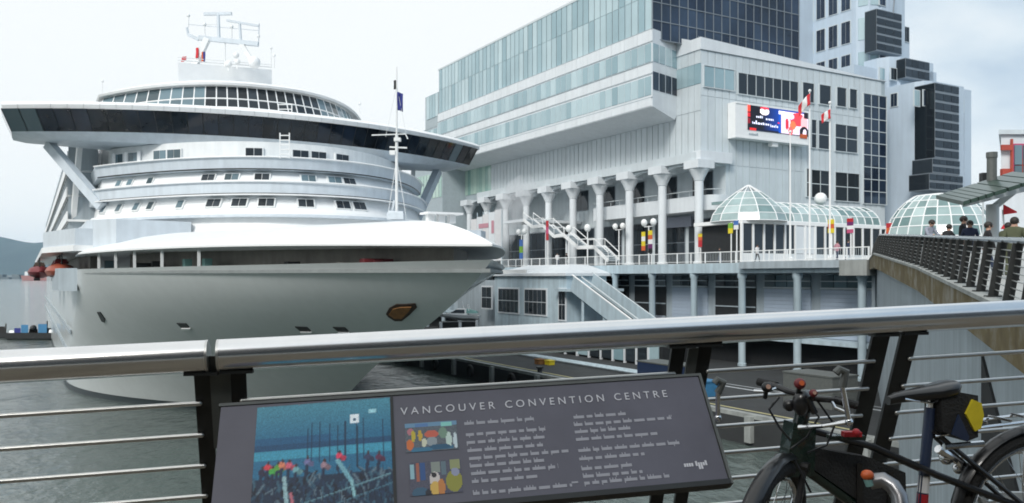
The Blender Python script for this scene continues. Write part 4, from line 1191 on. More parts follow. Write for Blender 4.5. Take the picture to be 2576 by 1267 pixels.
# main block, balconies on the starboard side
mb = MB()
for z0, z1 in ((12.0, 21.2), (21.2, 23.4)): sprism(mb, [(AFT, -13.6), (AFT, 13.6), (-135, 13.6), (-135, -13.6)], z0, z1)
part('superstructure', mb, M['white'], ship)
for k in range(4):
    z = 12.6 + k * 2.15
    mb = MB(); sprism(mb, [(-3.0 - k * .6, -16.2), (-3.0 - k * .6, -13.5), (-135, -13.5), (-135, -16.2)], z, z + .18); sprism(mb, [(-3.0 - k * .6, -16.25), (-3.0 - k * .6, -16.15), (-135, -16.15), (-135, -16.25)], z, z + .85)
    part('balcony', mb, M['white2'], ship)
    mb = MB(); sprism(mb, [(-3.6 - k * .6, -13.8), (-3.6, -13.5), (-134, -13.5), (-134, -13.8)], z + .2, z + 2.1); part('balcony_recess', mb, M['dkglass'], ship)
    mb = MB()
    for j in range(45): sprism(mb, [(-4 - j * 2.9, -16.1), (-4 - j * 2.9, -13.8), (-4.1 - j * 2.9, -13.8), (-4.1 - j * 2.9, -16.1)], z + .18, z + 2.15)
    part('balcony_dividers', mb, M['pierwall'], ship)['kind'] = 'stuff'
mb = MB(); sprism(mb, [(13.5, -16.4), (10, -17.3), (6, -18.2), (-60, -18.4), (-60, -13.5), (13.5, -13.5)], 11.75, 12.15); part('boat_deck_overhang', mb, M['white2'], ship)
mb = MB(); sprism(mb, [(13.4, -16.3), (10, -17.2), (6, -18.1), (5, -18.1), (5, -15), (13.4, -15)], 12.15, 13.3); part('side_bulwark', mb, M['band'], ship)
for sg_ in (-1, 1):
    mb = MB(); sprism(mb, [(15.2, 13.9 * sg_), (13.6, 15.2 * sg_), (2, 15.6 * sg_), (2, 9 * sg_), (14.5, 9 * sg_)], 11.6, 13.9); part('bulwark_block', mb, M['band'], ship)
mb = MB(); sprism(mb, [(12, -16.1), (10.5, -17.2), (5, -17.5), (3.5, -16.1)], 9.0, 10.6); part('sponson', mb, M['pierwall'], ship)
mb = MB(); sprism(mb, [(10, -15.2), (-60, -15.2), (-60, -14.5), (10, -14.5)], 10.3, 11.75); part('recess_wall', mb, M['beige'], ship)
for k in range(2):
    mb = MB(); sprism(mb, [(2, -16.22), (-140, -16.22), (-140, -16.1), (2, -16.1)], 5.4 - k * 2.0, 5.75 - k * 2.0); part('rubbing_strip', mb, M['pierwall'], ship)
# observation lounge above the bridge
def lring(z, sc, bulge, hw, aft=-14):
    z += .5; hw += .3
    return [S(aft, -hw - .5, z)] + [S(s, t - .5, z) for s, t in arc(sc, bulge, hw, 40, 2.4)] + [S(aft, hw - .5, z)]
mb = MB(); mb.loft([lring(22.9, 2.5, 12, 13.0), lring(24.3, 2.2, 12, 12.8)]); part('lounge_base', mb, M['white2'], ship, smooth=True)
mb = MB(); mb.loft([lring(24.3, 1.9, 11.8, 12.5), lring(26.4, .8, 11.2, 11.9)]); part('lounge_interior', mb, M['void_shade'], ship, smooth=True)
AL, AH = [(s_, t_ - .5) for s_, t_ in arc(2.1, 12, 13.05, 30, 2.4)], [(s_, t_ - .5) for s_, t_ in arc(.95, 11.4, 12.4, 30, 2.4)]
def lpt(i, f): 
    a, b = AL[i], AH[i]; return S(a[0] + (b[0] - a[0]) * f, a[1] + (b[1] - a[1]) * f, 24.8 + 2.1 * f)
for i in range(30):
    for f0, f1 in ((.03, .36), (.45, .95)):
        a0, a1, b0, b1 = lpt(i, f0), lpt(i + 1, f0), lpt(i, f1), lpt(i + 1, f1)
        d = (a1 - a0) * .05; a0 += d; b0 += d; a1 -= d; b1 -= d
        nn = (a1 - a0).cross(b0 - a0).normalized() * .04
        mb = MB(); mb.hexa([a0 - nn, a1 - nn, a1 + nn, a0 + nn, b0 - nn, b1 - nn, b1 + nn, b0 + nn])
        part('lounge_pane', mb, M['shipglass' if i < 9 or i > 20 else 'dkglass'], ship)
mb = MB()
for i in range(0, 31): mb.bar(lpt(i, 0), lpt(i, 1), .10, .10)
for f in (.0, .405, 1.0): mb.path([lpt(i, f) for i in range(31)], .08, 5)
part('lounge_frame', mb, M['white2'], ship)
rr_ = [(26.4, 1.5, 11.6, 12.5), (26.6, 1.6, 11.7, 12.6), (26.9, .9, 11.2, 12.0), (27.25, -1.2, 10.5, 10.6), (27.5, -4, 9, 8.5)]
mb = MB(); mb.loft([lring(z, a, b, c) for z, a, b, c in rr_]); part('lounge_roof', mb, M['white2'], ship, smooth=True, ang=50)
for px, dz in ((718, 1.5),):
    p, an = solve_arc((2.6, 12, 13.2), 23.7, px); mb = MB()
    for q in (-.6, .6): mb.tube(p + Vector((q, 0, 0)), p + Vector((q, 0, 1.7)), .05, 5)
    for k in range(4): mb.tube(p + Vector((-.6, 0, .4 + k * .42)), p + Vector((.6, 0, .4 + k * .42)), .04, 5)
    part('roof_ladder', mb, M['white2'], ship)
# mast house and radar mast
def atm(px, py, d=82.0): return at(px, py, d)
mh_ = MB(); a, b = atm(447, 202), atm(686, 212)
mh_.hexa([atm(450, 215, 80), atm(684, 222, 86), atm(684, 222, 92), atm(450, 215, 88), atm(447, 158, 80), atm(684, 176, 86), atm(684, 176, 92), atm(447, 158, 88)])
part('mast_house', mh_, M['white2'], ship)
mb = MB(); mb.path([atm(447, 152, 80), atm(684, 170, 86)], .05, 5); mb.path([atm(447, 145, 80), atm(684, 164, 86)], .03, 5)
part('mast_house_rail', mb, M['white'], ship)
mt = MB()
mt.bar(atm(486, 172), atm(522, 98), .55, .55); mt.bar(atm(640, 165), atm(603, 104), .4, .4); mt.tube(atm(566, 170), atm(566, 100), .07, 6)
part('mast_leg', mt, M['white'], ship)
mt = MB(); mt.bar(atm(474, 88), atm(500, 100), .3, .3); mt.bar(atm(500, 96), atm(650, 112), .42, .42); mt.path([atm(474, 88), atm(470, 70)], .12, 6); mt.path([atm(650, 110), atm(652, 60)], .06, 6); mt.path([atm(472, 62), atm(652, 78)], .035, 5)
part('mast_platform', mt, M['band'], ship)
mt = MB(); mt.tube(atm(551, 100), atm(549, 36), .16, 7); mt.bar(atm(513, 36), atm(583, 35), .25, .28); part('radar_scanner', mt, M['band'], ship)
mt = MB(); mt.tube(atm(606, 106), atm(603, 58), .13, 7); mt.bar(atm(570, 52), atm(651, 66), .2, .2); part('radar_scanner', mt, M['band'], ship)
for (x, y0, y1) in ((515, 92, 62), (583, 104, 68), (474, 70, 40), (650, 108, 92)):
    mt = MB(); mt.tube(atm(x, y0), atm(x, y1), .06, 6); mt.ball(atm(x, y1), .18, 6, 5); part('aerial', mt, M['white'], ship)
mt = MB(); mt.path([atm(515, 62), atm(549, 62)], .04, 5); part('aerial_wire', mt, M['white'], ship)
for (x, y, r) in ((597, 156, .3), (640, 158, .6), (575, 162, .35), (594, 140, .3)):
    mt = MB(); mt.ball(atm(x, y), r, 10, 7); mt.tube(atm(x, y), atm(x, y + 18), .08, 6); part('radome', mt, M['white2'], ship, smooth=True)
for (x, y0, y1) in ((682, 172, 122), (690, 172, 140), (258, 235, 205), (905, 285, 262)):
    mt = MB(); mt.tube(atm(x, y0), atm(x, y1), .045, 5); mt.ball(atm(x, y1), .14, 6, 5); part('whip_aerial', mt, M['white'], ship)
for (x, y, w, h, cols, lab) in ((468, 142, .5, .45, ((.5, 'red'), (.5, 'flagred')), 'small red signal flag at the foot of the radar mast'), (499, 120, .28, 1.0, ((1, 'flagred'),), 'narrow red signal flag along the mast leg'), (516, 130, .4, 1.0, ((.5, 'flagblue'), (.5, 'orange')), 'navy and orange signal flag right of the mast leg')):
    flag('signal_flag', atm(x, y, 81.6), w, h, cols, lab, .2, (-.9, .2, 0))
# foremast
def fm(px, py): return at(px, py, 51.3)
mt = MB(); mt.path([fm(998, 552), fm(998, 340)], .095, 8); mt.path([fm(998, 342), fm(998, 168)], .06, 8, r2=.03); part('foremast', mt, M['white'], ship, smooth=True)
mt = MB(); mt.path([fm(935, 341), fm(1020, 338), fm(1026, 350)], .04, 5); mt.path([fm(980, 371), fm(1024, 373)], .05, 5); mt.box(fm(988, 385), (.35, .35, .25)); mt.box(fm(1000, 352), (.4, .4, .2)); part('cross_tree', mt, M['white'], ship)
mt = MB(); mt.path([fm(998, 400), fm(975, 548)], .02, 4); mt.path([fm(998, 400), fm(1022, 548)], .02, 4); mt.path([fm(998, 215), fm(1024, 350)], .012, 4); mt.path([fm(998, 215), fm(970, 345)], .012, 4); part('mast_stay', mt, M['white'], ship)
mt = MB()
mt.box(fm(996, 545), (1.0, .8, .4)); mt.tube(fm(978, 536), fm(1014, 538), .14, 10); mt.bar(fm(985, 540), fm(992, 505), .12, .12); part('windlass', mt, M['band'], ship)
flag('bow_flag', fm(999, 232), .35, 1.1, ((.5, 'flagblue'), (.5, 'flagblue')), 'navy flag hanging from the foremast', .3, (.9, .1, 0))
flag('bow_pennant', fm(997, 202), .16, .55, ((1, 'dark'),), 'small black pennant above the navy flag on the foremast', .2, (-.9, .1, 0))

# marks on the bow plating
def hull_hit(px, py):
    best = None
    for side in (-1, 1):
        for fi in range(6, 100, 1):
            f = fi / 100; row = hull_row(f, 80, side)
            for i in range(len(row) - 8):
                s, b, z = row[i]; p = S(s, side * b, z); q = proj(p)
                e = (q[0] - px) ** 2 + (q[1] - py) ** 2
                if e < 160:
                    key = e + p.y * 3
                    if best is None or key < best[0]: best = (key, side, f, i, p)
    _, side, f, i, p = best
    r0, r1 = hull_row(f, 80, side), hull_row(min(1, f + .03), 80, side)
    a = S(r0[i + 1][0], side * r0[i + 1][1], r0[i + 1][2]) - S(r0[i - 1][0], side * r0[i - 1][1], r0[i - 1][2])
    b = S(r1[i][0], side * r1[i][1], r1[i][2]) - p
    n = a.cross(b).normalized()
    if n.dot(p - Vector((0, 0, EYE))) > 0: n = -n
    return p, n
def patch(px, py, pts, m, name, th, off):
    """low raised plate lying on the plating; pts in pixels round px, py"""
    p, n = hull_hit(px, py)
    ring = []
    for x, y in pts:
        d = Vector(((px + x - CX) / F, 1, -(py + y - HOR) / F)); o = Vector((0, 0, EYE))
        t = (p + n * off - o).dot(n) / d.dot(n); ring.append(o + d * t)
    mb = MB(); mb.loft([[q - n * .5 for q in ring], [q + n * th for q in ring]])
    return part(name, mb, m, ship, smooth=False)
patch(1009, 786, [(-38, 4), (-30, -10), (-12, -20), (12, -20), (36, -22), (40, -12), (22, 6), (2, 22), (-16, 22), (-32, 12)], M['rustdk'], 'anchor_pocket', .03, .02)
patch(1007, 787, [(-28, 4), (-18, -10), (0, -14), (28, -15), (22, -4), (4, 14), (-14, 14)], M['rust'], 'anchor_plate', .06, .05)
for (px, py, w) in ((762, 828, 20), (857, 829, 20), (460, 819, 16)):
    patch(px, py, [(-w, -5), (w * .5, -4), (w, 5), (w * .9, 7), (-w * .3, 6)], M['dark'], 'fairlead', .02, .02)
    patch(px + 6, py + 9, [(-w * .6, -2), (w * .8, -2), (w * .8, 2), (-w * .5, 2)], M['white2'], 'fairlead_sill', .06, .03)
patch(252, 798, [(-8, -12), (0, -12), (12, 6), (10, 14), (4, 12)], M['dark'], 'fairlead', .02, .02)

# tenders hanging along the starboard side
for k, (s, mm, lab) in enumerate(((4.5, 'lifeorange', 'orange covered lifeboat nearest the bow, under the boat deck'), (-3.5, 'lifeorange', 'second orange lifeboat behind the nearest one'), (-14, 'darkred', 'dark red lifeboat hanging furthest out behind the orange ones'), (-26, 'lifeorange', 'fourth lifeboat along the ship side'))):
    lb = thing('lifeboat', lab, 'lifeboat', S(s, -17.2, 9.9), group='lifeboats along the ship side')
    t0 = -16.9 if k < 2 else -18.2
    rings = []
    for i in range(9):
        x = -1 + 2 * i / 8; w = max(.03, math.sqrt(max(0, 1 - x * x))) ** .7
        rings.append([S(s + x * 3.6, t0 + math.cos(a) * 1.0 * w, 10.55 - .1 + math.sin(a) * .62 * w) for a in [2 * math.pi * q / 10 for q in range(10)]])
    mb = MB(); mb.loft(rings); part('hull', mb, M[mm], lb, smooth=True)
    mb = MB(); mb.loft([[S(s + x, t0 + y, 11.0) for x, y in ((-1.6, -.5), (1.6, -.5), (1.6, .5), (-1.6, .5))], [S(s + x, t0 + y, 11.35) for x, y in ((-1.2, -.35), (1.2, -.35), (1.2, .35), (-1.2, .35))]]); part('cabin', mb, M['rustdk' if k == 2 else 'darkred'], lb)
    for x in (-2.4, 2.4):
        mb = MB(); mb.tube(S(s + x, t0, 10.9), S(s + x, t0, 11.76), .06, 6); part('fall', mb, M['dark'], lb)
    mb = MB(); mb.bar(S(s - 3, t0 - .2, 9.75), S(s + 3, t0 - .2, 9.75), .5, .2); part('keel', mb, M['dark'], lb)
# ------------------------------------------------------------------ terminal shed, gangway, small craft
shed = thing('terminal_shed', 'low pale blue terminal shed with dark gridded windows on the quay behind the bow', 'shed', P(87, 52, 1.6))
VS = 52.0
u1, zt = on_v(1245, 696, VS); u0, _ = on_v(1425, 696, VS)
zt = 10.1
mb = MB(); ubox(mb, u0, u1, VS, 57.5, 1.6, zt); part('wall', mb, M['steelblue'], shed)
mb = MB(); mb.loft([[P(u0 - .4, VS - .4, zt), P(u0 - .4, 57.9, zt), P(u1 + .4, 57.9, zt), P(u1 + .4, VS - .4, zt)], [P(u0 - .4, VS - .4, zt + .3), P(u0 - .4, 57.9, zt + .3), P(u1 + .4, 57.9, zt + .3), P(u1 + .4, VS - .4, zt + .3)], [P(u0 + 3, VS + 2.5, zt + 1.3), P(u0 + 3, 57, zt + 1.3), P(u1 - 4, 57, zt + 1.3), P(u1 - 4, VS + 2.5, zt + 1.3)]]); part('roof', mb, M['facade2'], shed)
def shed_window(px0, px1, y0, y1, nx, nz, v=VS):
    ub, z1 = on_v(px0, y0, v); ua, _ = on_v(px1, y0, v); _, z0 = on_v(px0, y1, v)
    f = MB(); ubox(f, ua - .15, ub + .15, v - .12, v + .05, z0 - .15, z1 + .15); w = part('window', f, M['facade2'], shed)
    for i in range(nx):
        for j in range(nz):
            p = MB(); ubox(p, ua + (ub - ua) * i / nx + .05, ua + (ub - ua) * (i + 1) / nx - .05, v - .16, v - .02, z0 + (z1 - z0) * j / nz + .05, z0 + (z1 - z0) * (j + 1) / nz - .05); part('pane', p, M['dkglass'], w)
shed_window(1256, 1306, 726, 785, 5, 2); shed_window(1322, 1376, 728, 790, 5, 2); shed_window(1214, 1238, 722, 775, 2, 2)
shed_window(1408, 1424, 728, 805, 2, 2)
mb = MB(); ubox(mb, u1, u1 + 14, VS + 1.5, 57.5, 1.6, zt - .6); part('side_wing', mb, M['pierwall'], shed)
mb = MB(); u_, z_ = on_v(1255, 690, VS); ua_, _ = on_v(1330, 690, VS); ubox(mb, ua_, u_, VS - .3, VS + 2, zt + .31, zt + .75); part('roof_unit', mb, M['white2'], shed)

gw = thing('gangway', 'inclined pale blue covered gangway with white handrails down to the quay', 'gangway', P(70, 51, 1.6))
G0, G1 = on_v(1440, 700, 51.0), on_v(1600, 822, 51.0)
a, b = P(G0[0], 51, G0[1]), P(G1[0], 51, G1[1])
mb = MB(); mb.bar(a + Vector((0, 0, -.6)), b + Vector((0, 0, -.6)), .15, 1.7); part('side_panel', mb, M['steelblue'], gw)
mb = MB(); mb.bar(a + P(0, 2.6, -.4), b + P(0, 2.6, -.4), .15, 1.9); part('side_panel', mb, M['steelblue'], gw)
mb = MB(); mb.bar(a + P(0, 1.3, -1.1), b + P(0, 1.3, -1.1), 2.4, .15); part('walkway_floor', mb, M['dark'], gw)
for off, z, r in ((0, .32, .09), (.1, .05, .05), (1.2, .1, .08), (2.6, .62, .07)):
    mb = MB(); mb.tube(a + P(0, off, z), b + P(0, off, z), r, 8); part('handrail', mb, M['white2' if off < .1 else 'frame'], gw)
mb = MB(); 
for t in (.15, .5, .85): q = a.lerp(b, t); mb.bar(q + P(0, .2, -1.4), Vector((q.x, q.y, 1.6)) + P(0, .2, 0), .25, .25)
part('trestle', mb, M['steelblue'], gw)
mb = MB(); ubox(mb, G0[0] - .2, G0[0] + 4, 51, 57.8, G0[1] - 1.5, G0[1] - 1.2); part('head_platform', mb, M['steelblue'], gw)
# low glazed kiosk row on the quay seen below the handrail
ks = thing('quay_kiosk', 'long low glazed kiosk on the quay seen just below the handrail', 'kiosk', P(60, 50, 1.6))
for i in range(9):
    ua, _ = on_v(1660 - i * 30, 905, 50.5); ub, _ = on_v(1634 - i * 30, 905, 50.5)
    mb = MB(); ubox(mb, ua + .1, ub - .1, 50.4, 50.5, 1.8, 4.0); part('pane', mb, M['dkglass' if i % 3 else 'teal'], ks)
    mb = MB(); ubox(mb, ub - .1, ub + .12, 50.3, 50.55, 1.6, 4.2); part('post', mb, M['facade2'], ks)
ua, _ = on_v(1665, 905, 50.5); ub, _ = on_v(1390, 905, 50.5)
mb = MB(); ubox(mb, ua, ub, 50.2, 54, 4.2, 4.45); part('roof', mb, M['steelblue'], ks); mb = MB(); ubox(mb, ua, ub, 50.6, 54, 1.6, 4.2); part('wall', mb, M['void_shade'], ks)
# pipes and clutter on the apron
rr = random.Random(9)
for i, (u, v, mm, lab, sz) in enumerate(((69, 42.5, 'rust', 'small rusty orange crate on the quay beside the yellow one', (.8, .7, .4)), (68, 43.0, 'yellow', 'small yellow crate on the quay beside the orange one', (.8, .6, .35)), (52, 44, 'bikeblue', 'dark blue skip with a grey lid on the quay behind the bicycle', (5, 2.2, 1.5)), (38, 45, 'ironlt', 'dark grey skip on the quay seen below the bicycle saddle', (4, 2.4, 2.0)), (45, 41.5, 'cabin', 'small blue crate on the quay near the handlebar', (1.5, 1.2, 1.0)))):
    mb = MB(); p = P(u, v, 1.6); mb.box(p + Vector((0, 0, sz[2] / 2)), sz, Matrix.Rotation(ROT_U, 3, 'Z')); b_ = thing('crate' if i != 2 and i != 3 else 'skip', lab, 'crate' if i not in (2, 3) else 'skip', p)
    part('body', mb, M[mm], b_)
    mb = MB(); mb.box(p + Vector((0, 0, sz[2] + .05)), (sz[0] + .1, sz[1] + .1, .1), Matrix.Rotation(ROT_U, 3, 'Z')); part('lid', mb, M['ironlt' if i in (2, 3) else mm], b_)
for k in range(3):
    mb = MB(); mb.path([P(50, 44.5 + k * .5, 1.85), P(100, 44.8 + k * .5, 1.85)], .10, 6); solo('quay_pipe', mb, M['steelblue'], ('pale blue quay pipe of three, nearest the water', 'pale blue quay pipe between the two other pipes', 'pale blue quay pipe of three, nearest the kiosk')[k], 'pipe', P(50, 44.5 + k * .5, 1.6), group='pipes along the quay')

for k, u in enumerate((92, 89.5, 80, 62, 44, 30)):
    mb = MB(); mb.lathe(P(u, 38.2, 1.6), [(.28, 0), (.22, .1), (.2, .45), (.34, .5), (.34, .62), (.1, .68)], 12)
    solo('mooring_bollard', mb, M['white2' if k < 2 else 'iron'], ('white mooring bollard on the quay edge, the farther of the white pair', 'white mooring bollard on the quay edge, the nearer of the white pair', 'dark bollard on the quay edge nearest the white pair', 'dark bollard on the quay edge behind the sign', 'dark bollard on the quay edge behind the bicycle wheel', 'dark bollard on the quay edge closest to us')[k], 'bollard', P(u, 38.2, 1.6), smooth=True, group='bollards along the quay edge')
for k in range(7):
    u = 40 + k * 8; c_ = P(u, 36.5, .95); mb = MB()
    mb.path([c_ + P(math.cos(a) * .5, 0, math.sin(a) * .5) for a in [2 * math.pi * q / 16 for q in range(16)]], .16, 8, closed=True)
    solo('tyre_fender', mb, M['rubber'], 'black tyre fender hung on the quay wall', 'fender', c_, smooth=True, group='tyre fenders along the quay wall')
# white cabin cruiser on a dark cradle by the pier
mbv, mbd = 47.0, None
u_, z_ = on_v(1155, 808, 47.0)
cz = z_
boat = thing('cabin_cruiser', 'small white cabin cruiser with a windscreen resting on a dark cradle', 'boat', P(u_, 47, cz))
bx = Vector((.97, -.10, 0)).normalized(); by = Vector((.10, .97, 0)).normalized(); bc = P(u_, 47, cz)
def B(x, y, z): return bc + bx * x + by * y + Vector((0, 0, z))
rings = []
for i in range(9):
    t = i / 8; x = -2.6 + 5.2 * t                 # bow to the left
    w = .95 * (min(1, t * 2.2)) ** .6 + .02; zt_ = .95 - .25 * t; zk = .55 - .55 * min(1, t * 1.8)
    rings.append([B(x, -w, zt_), B(x, -w * .8, (zt_ + zk) / 2), B(x, 0, zk), B(x, w * .8, (zt_ + zk) / 2), B(x, w, zt_)])
mb = MB(); mb.loft(rings); part('hull', mb, M['white2'], boat, smooth=True)
mb = MB(); mb.loft([[B(x, y, .8) for x, y in ((-1.3, -.6), (1.2, -.7), (1.2, .7), (-1.3, .6))], [B(x, y, 1.55) for x, y in ((-.2, -.5), (.9, -.55), (.9, .55), (-.2, .5))]]); part('cabin', mb, M['white2'], boat)
mb = MB(); mb.hexa([B(-1.1, -.62, 1.0), B(.8, -.72, 1.0), B(.8, -.66, 1.0), B(-1.1, -.58, 1.0), B(-.3, -.53, 1.45), B(.75, -.58, 1.45), B(.75, -.52, 1.45), B(-.3, -.48, 1.45)]); part('windscreen', mb, M['dkglass'], boat)
mb = MB(); mb.path([B(1.4, -.6, .9), B(1.2, -.6, 2.1), B(1.2, .6, 2.1), B(1.4, .6, .9)], .05, 6); mb.tube(B(.6, 0, 1.5), B(.4, 0, 2.5), .03, 5); part('radar_arch', mb, M['white2'], boat)
mb = MB(); mb.hexa([B(1.0, -.75, 1.0), B(2.4, -.7, 1.0), B(2.4, .7, 1.0), B(1.0, .75, 1.0), B(1.1, -.6, 1.5), B(2.2, -.55, 1.25), B(2.2, .55, 1.25), B(1.1, .6, 1.5)]); part('canvas_cover', mb, M['canopycloth'], boat)
cr = thing('boat_cradle', 'dark cradle with white posts under the cabin cruiser', 'cradle', Vector((bc.x, bc.y, 1.6)))
mb = MB(); mb.box(bc + Vector((0, 0, -.75)), (5.0, 2.4, 1.3)); part('frame', mb, M['dark'], cr)
for x in (-2.2, .2, 2.3):
    mb = MB(); mb.tube(Vector((bc.x + x, bc.y - 1.35, 1.6)), Vector((bc.x + x, bc.y - 1.35, cz - .1 + (.3 if x > 2 else 0))), .2, 8); part('post', mb, M['white2'], cr)

# work barge on the left
wb = thing('work_barge', 'dark work barge carrying two blue containers left of the ship', 'barge', at(72, 852, 136))
def wbp(px, py, d=136): return at(px, py, d)
mb = MB(); mb.loft([[wbp(16, 853, 134), wbp(137, 853, 134), wbp(136, 853, 139), wbp(20, 853, 139)], [wbp(10, 838, 134), wbp(139, 838, 134), wbp(137, 838, 139), wbp(14, 838, 139)]]); part('hull', mb, M['dark'], wb)
for x0, x1, y0, mm in ((53, 71, 818, 'cabin'), (96, 118, 816, 'cabin'), (36, 52, 826, 'flagblue')):
    mb = MB(); mb.hexa([wbp(x0, 838, 135), wbp(x1, 838, 135), wbp(x1, 838, 137), wbp(x0, 838, 137), wbp(x0, y0, 135), wbp(x1, y0, 135), wbp(x1, y0, 137), wbp(x0, y0, 137)]); part('container', mb, M[mm], wb)
for x0, x1, y0, mm in ((72, 96, 828, 'rustdk'), (22, 36, 832, 'white2'), (122, 131, 830, 'white2'), (110, 137, 826, 'dark')):
    mb = MB(); mb.hexa([wbp(x0, 840, 134.5 if mm == 'white2' else 136), wbp(x1, 840, 134.5 if mm == 'white2' else 136), wbp(x1, 840, 137), wbp(x0, 840, 137), wbp(x0 + 2, y0, 135 if mm == 'white2' else 136), wbp(x1 - 2, y0, 135 if mm == 'white2' else 136), wbp(x1 - 2, y0, 137), wbp(x0 + 2, y0, 137)]); part('deck_gear', mb, M[mm], wb)
mb = MB(); mb.tube(wbp(118, 836), wbp(119, 808), .10, 6); mb.ball(wbp(84, 826, 135.5), .5); part('winch', mb, M['dark'], wb)
wt = thing('tugboat', 'small dark tug at the left edge beside the barge', 'tug', at(6, 850, 140))
mb = MB(); mb.loft([[at(-30, 850, 138), at(15, 850, 138), at(16, 850, 141), at(-30, 850, 141)], [at(-34, 838, 138), at(19, 838, 138), at(20, 838, 141), at(-34, 838, 141)]]); part('hull', mb, M['dark'], wt)
mb = MB(); mb.hexa([at(-12, 840, 139), at(14, 840, 139), at(14, 840, 140.5), at(-12, 840, 140.5), at(-8, 822, 139), at(12, 822, 139), at(12, 822, 140.5), at(-8, 822, 140.5)]); mb.tube(at(14, 840, 139), at(15, 815, 139), .1, 6); part('wheelhouse', mb, M['rubber'], wt)
fr_ = thing('freighter', 'distant red cargo ship across the harbour at the far shore', 'cargo ship', at(80, 706, 2200))
def fp(px, py, d=2200): return at(px, py, d)
mb = MB(); mb.loft([[fp(56, 706.4), fp(300, 706.4), fp(300, 706.4, 2230), fp(56, 706.4, 2230)], [fp(52, 694), fp(300, 694), fp(300, 694, 2230), fp(52, 694, 2230)]]); part('hull', mb, M['palered'], fr_)
mb = MB(); mb.hexa([fp(62, 694), fp(70, 694), fp(70, 694, 2225), fp(62, 694, 2225), fp(62, 684), fp(70, 684), fp(70, 684, 2225), fp(62, 684, 2225)]); part('deckhouse', mb, M['flagwhite'], fr_)
for k in range(8):
    x = 76 + k * 9; mb = MB(); mb.hexa([fp(x, 694), fp(x + 7, 694), fp(x + 7, 694, 2225), fp(x, 694, 2225), fp(x, 687), fp(x + 7, 687), fp(x + 7, 687, 2225), fp(x, 687, 2225)]); part('cargo_stack', mb, M['palered' if k % 3 else 'b_pink'], fr_)

# ------------------------------------------------------------------ walkway railing on the right
wr = thing('walkway_railing', 'long dark railing with leaning posts climbing along the walkway on the right', 'railing', WK[0])
LEAN = WN * .16
def wpt(y, h): return wk(y) + WN * .12 + Vector((0, 0, h)) + LEAN * (h / 1.1)
ys = [6.0 + i * 1.42 for i in range(43)]
pm_ = MB(); a0 = Vector((0, 0, 0.05)); a1 = Vector((0, 0, 1.08)) + LEAN
pm_.bar(a0, a1, .03, .17, up=(WN.x, WN.y, 0)); pm_.box((0, 0, .07), (.26, .16, .03))
pmm = pm_.mesh('post'); pmm.materials.append(M['iron'])
for y in ys: piece('post', pmm, wr, wk(y) + WN * .12)
mb = MB(); mb.path([wpt(y, 1.13) for y in [4.6, 17.2, 30, 49.7, 67.5]], .055, 8); part('handrail', mb, M['steel'], wr, smooth=True)
for k in range(7):
    mb = MB(); h = .20 + k * .125; mb.path([wpt(y, h) for y in [4.6, 17.2, 30, 49.7, 67.5]], .011, 6); part('rod', mb, M['rod'], wr)

# canopy, signs and red building on the right
gc = thing('glass_canopy', 'grey post carrying a green glass wing canopy over the walkway', 'canopy', at(2497, 640, 27))
b0 = at(2497, 640, 27); zb_ = wk(22).z
mb = MB(); mb.tube((b0.x, b0.y, zb_), at(2497, 515, 27), .19, 12); part('column', mb, M['frame'], gc, smooth=True)
mb = MB(); mb.tube(at(2495, 470, 27.4), at(2495, 392, 27.4), .15, 10); mb.tube(at(2495, 398, 27.4), at(2495, 384, 27.4), .17, 10); part('upper_post', mb, M['ironlt'], gc, smooth=True)
for (x0, y0, x1, y1, da, db) in ((2422, 508, 2500, 484, 25.5, 26.5), (2500, 484, 2640, 440, 26.5, 26.5)):
    for j in range(4):
        t0, t1 = j / 4 + .02, (j + 1) / 4 - .02
        xa, xb = x0 + (x1 - x0) * t0, x0 + (x1 - x0) * t1; ya, yb = y0 + (y1 - y0) * t0, y0 + (y1 - y0) * t1
        q = [at(xa, ya, 25), at(xb, yb, 25)]; q2 = [p + Vector((.6, 2.8, .45)) for p in q]
        mb = MB(); lo = [q[0], q[1], q2[1], q2[0]]; mb.hexa([p - Vector((0, 0, .12)) for p in lo] + lo); part('roof_pane', mb, M['green'], gc)
mb = MB(); mb.bar(at(2424, 512, 26.3), at(2640, 458, 26.8), .16, .22); mb.bar(at(2490, 530, 27), at(2560, 474, 26.8), .14, .2); part('beam', mb, M['frame'], gc)
fl = thing('floodlight', 'small dark floodlight on a thin pole left of the canopy post', 'lamp', at(2475, 600, 31))
mb = MB(); mb.tube((at(2473, 600, 31).x, 31, wk(26).z), at(2473, 455, 31), .04, 6); part('pole', mb, M['frame'], fl); mb = MB(); mb.box(at(2475, 448, 31), (.22, .25, .35)); part('lamp_head', mb, M['iron'], fl)
rb = thing('red_clad_building', 'grey and red clad building at the right edge behind the canopy', 'building', at(2560, 640, 95))
def rp(px, py, d=95): return at(px, py, d)
def rbox(name, x0, x1, y0, y1, m, d=95, th=1.5):
    mb = MB(); a, b = rp(x0, y1, d), rp(x1, y0, d); mb.box(((a.x + b.x) / 2, d + th / 2, (a.z + b.z) / 2), (b.x - a.x, th, b.z - a.z)); return part(name, mb, M[m], rb)
for nm, xa_, xb_, ya_, yb_, d0, d1, mm in (('wall', 2518, 2760, 335, 640, 95, 109, 'facade2'), ('roof_edge', 2512, 2770, 327, 338, 94.6, 109.6, 'facade')):
    mb = MB(); za_, zb_ = rp(xa_, yb_, d0).z, rp(xa_, ya_, d0).z; q = [rp(xa_, 640, d0), rp(xb_, 640, d0), rp(xb_, 640, d1), rp(xa_ + 6, 640, d1)]
    mb.hexa([Vector((p.x, p.y, za_)) for p in q] + [Vector((p.x, p.y, zb_)) for p in q]); part(nm, mb, M[mm], rb)
w = rbox('window', 2548, 2640, 362, 470, 'b_pink', 94.8, .5)
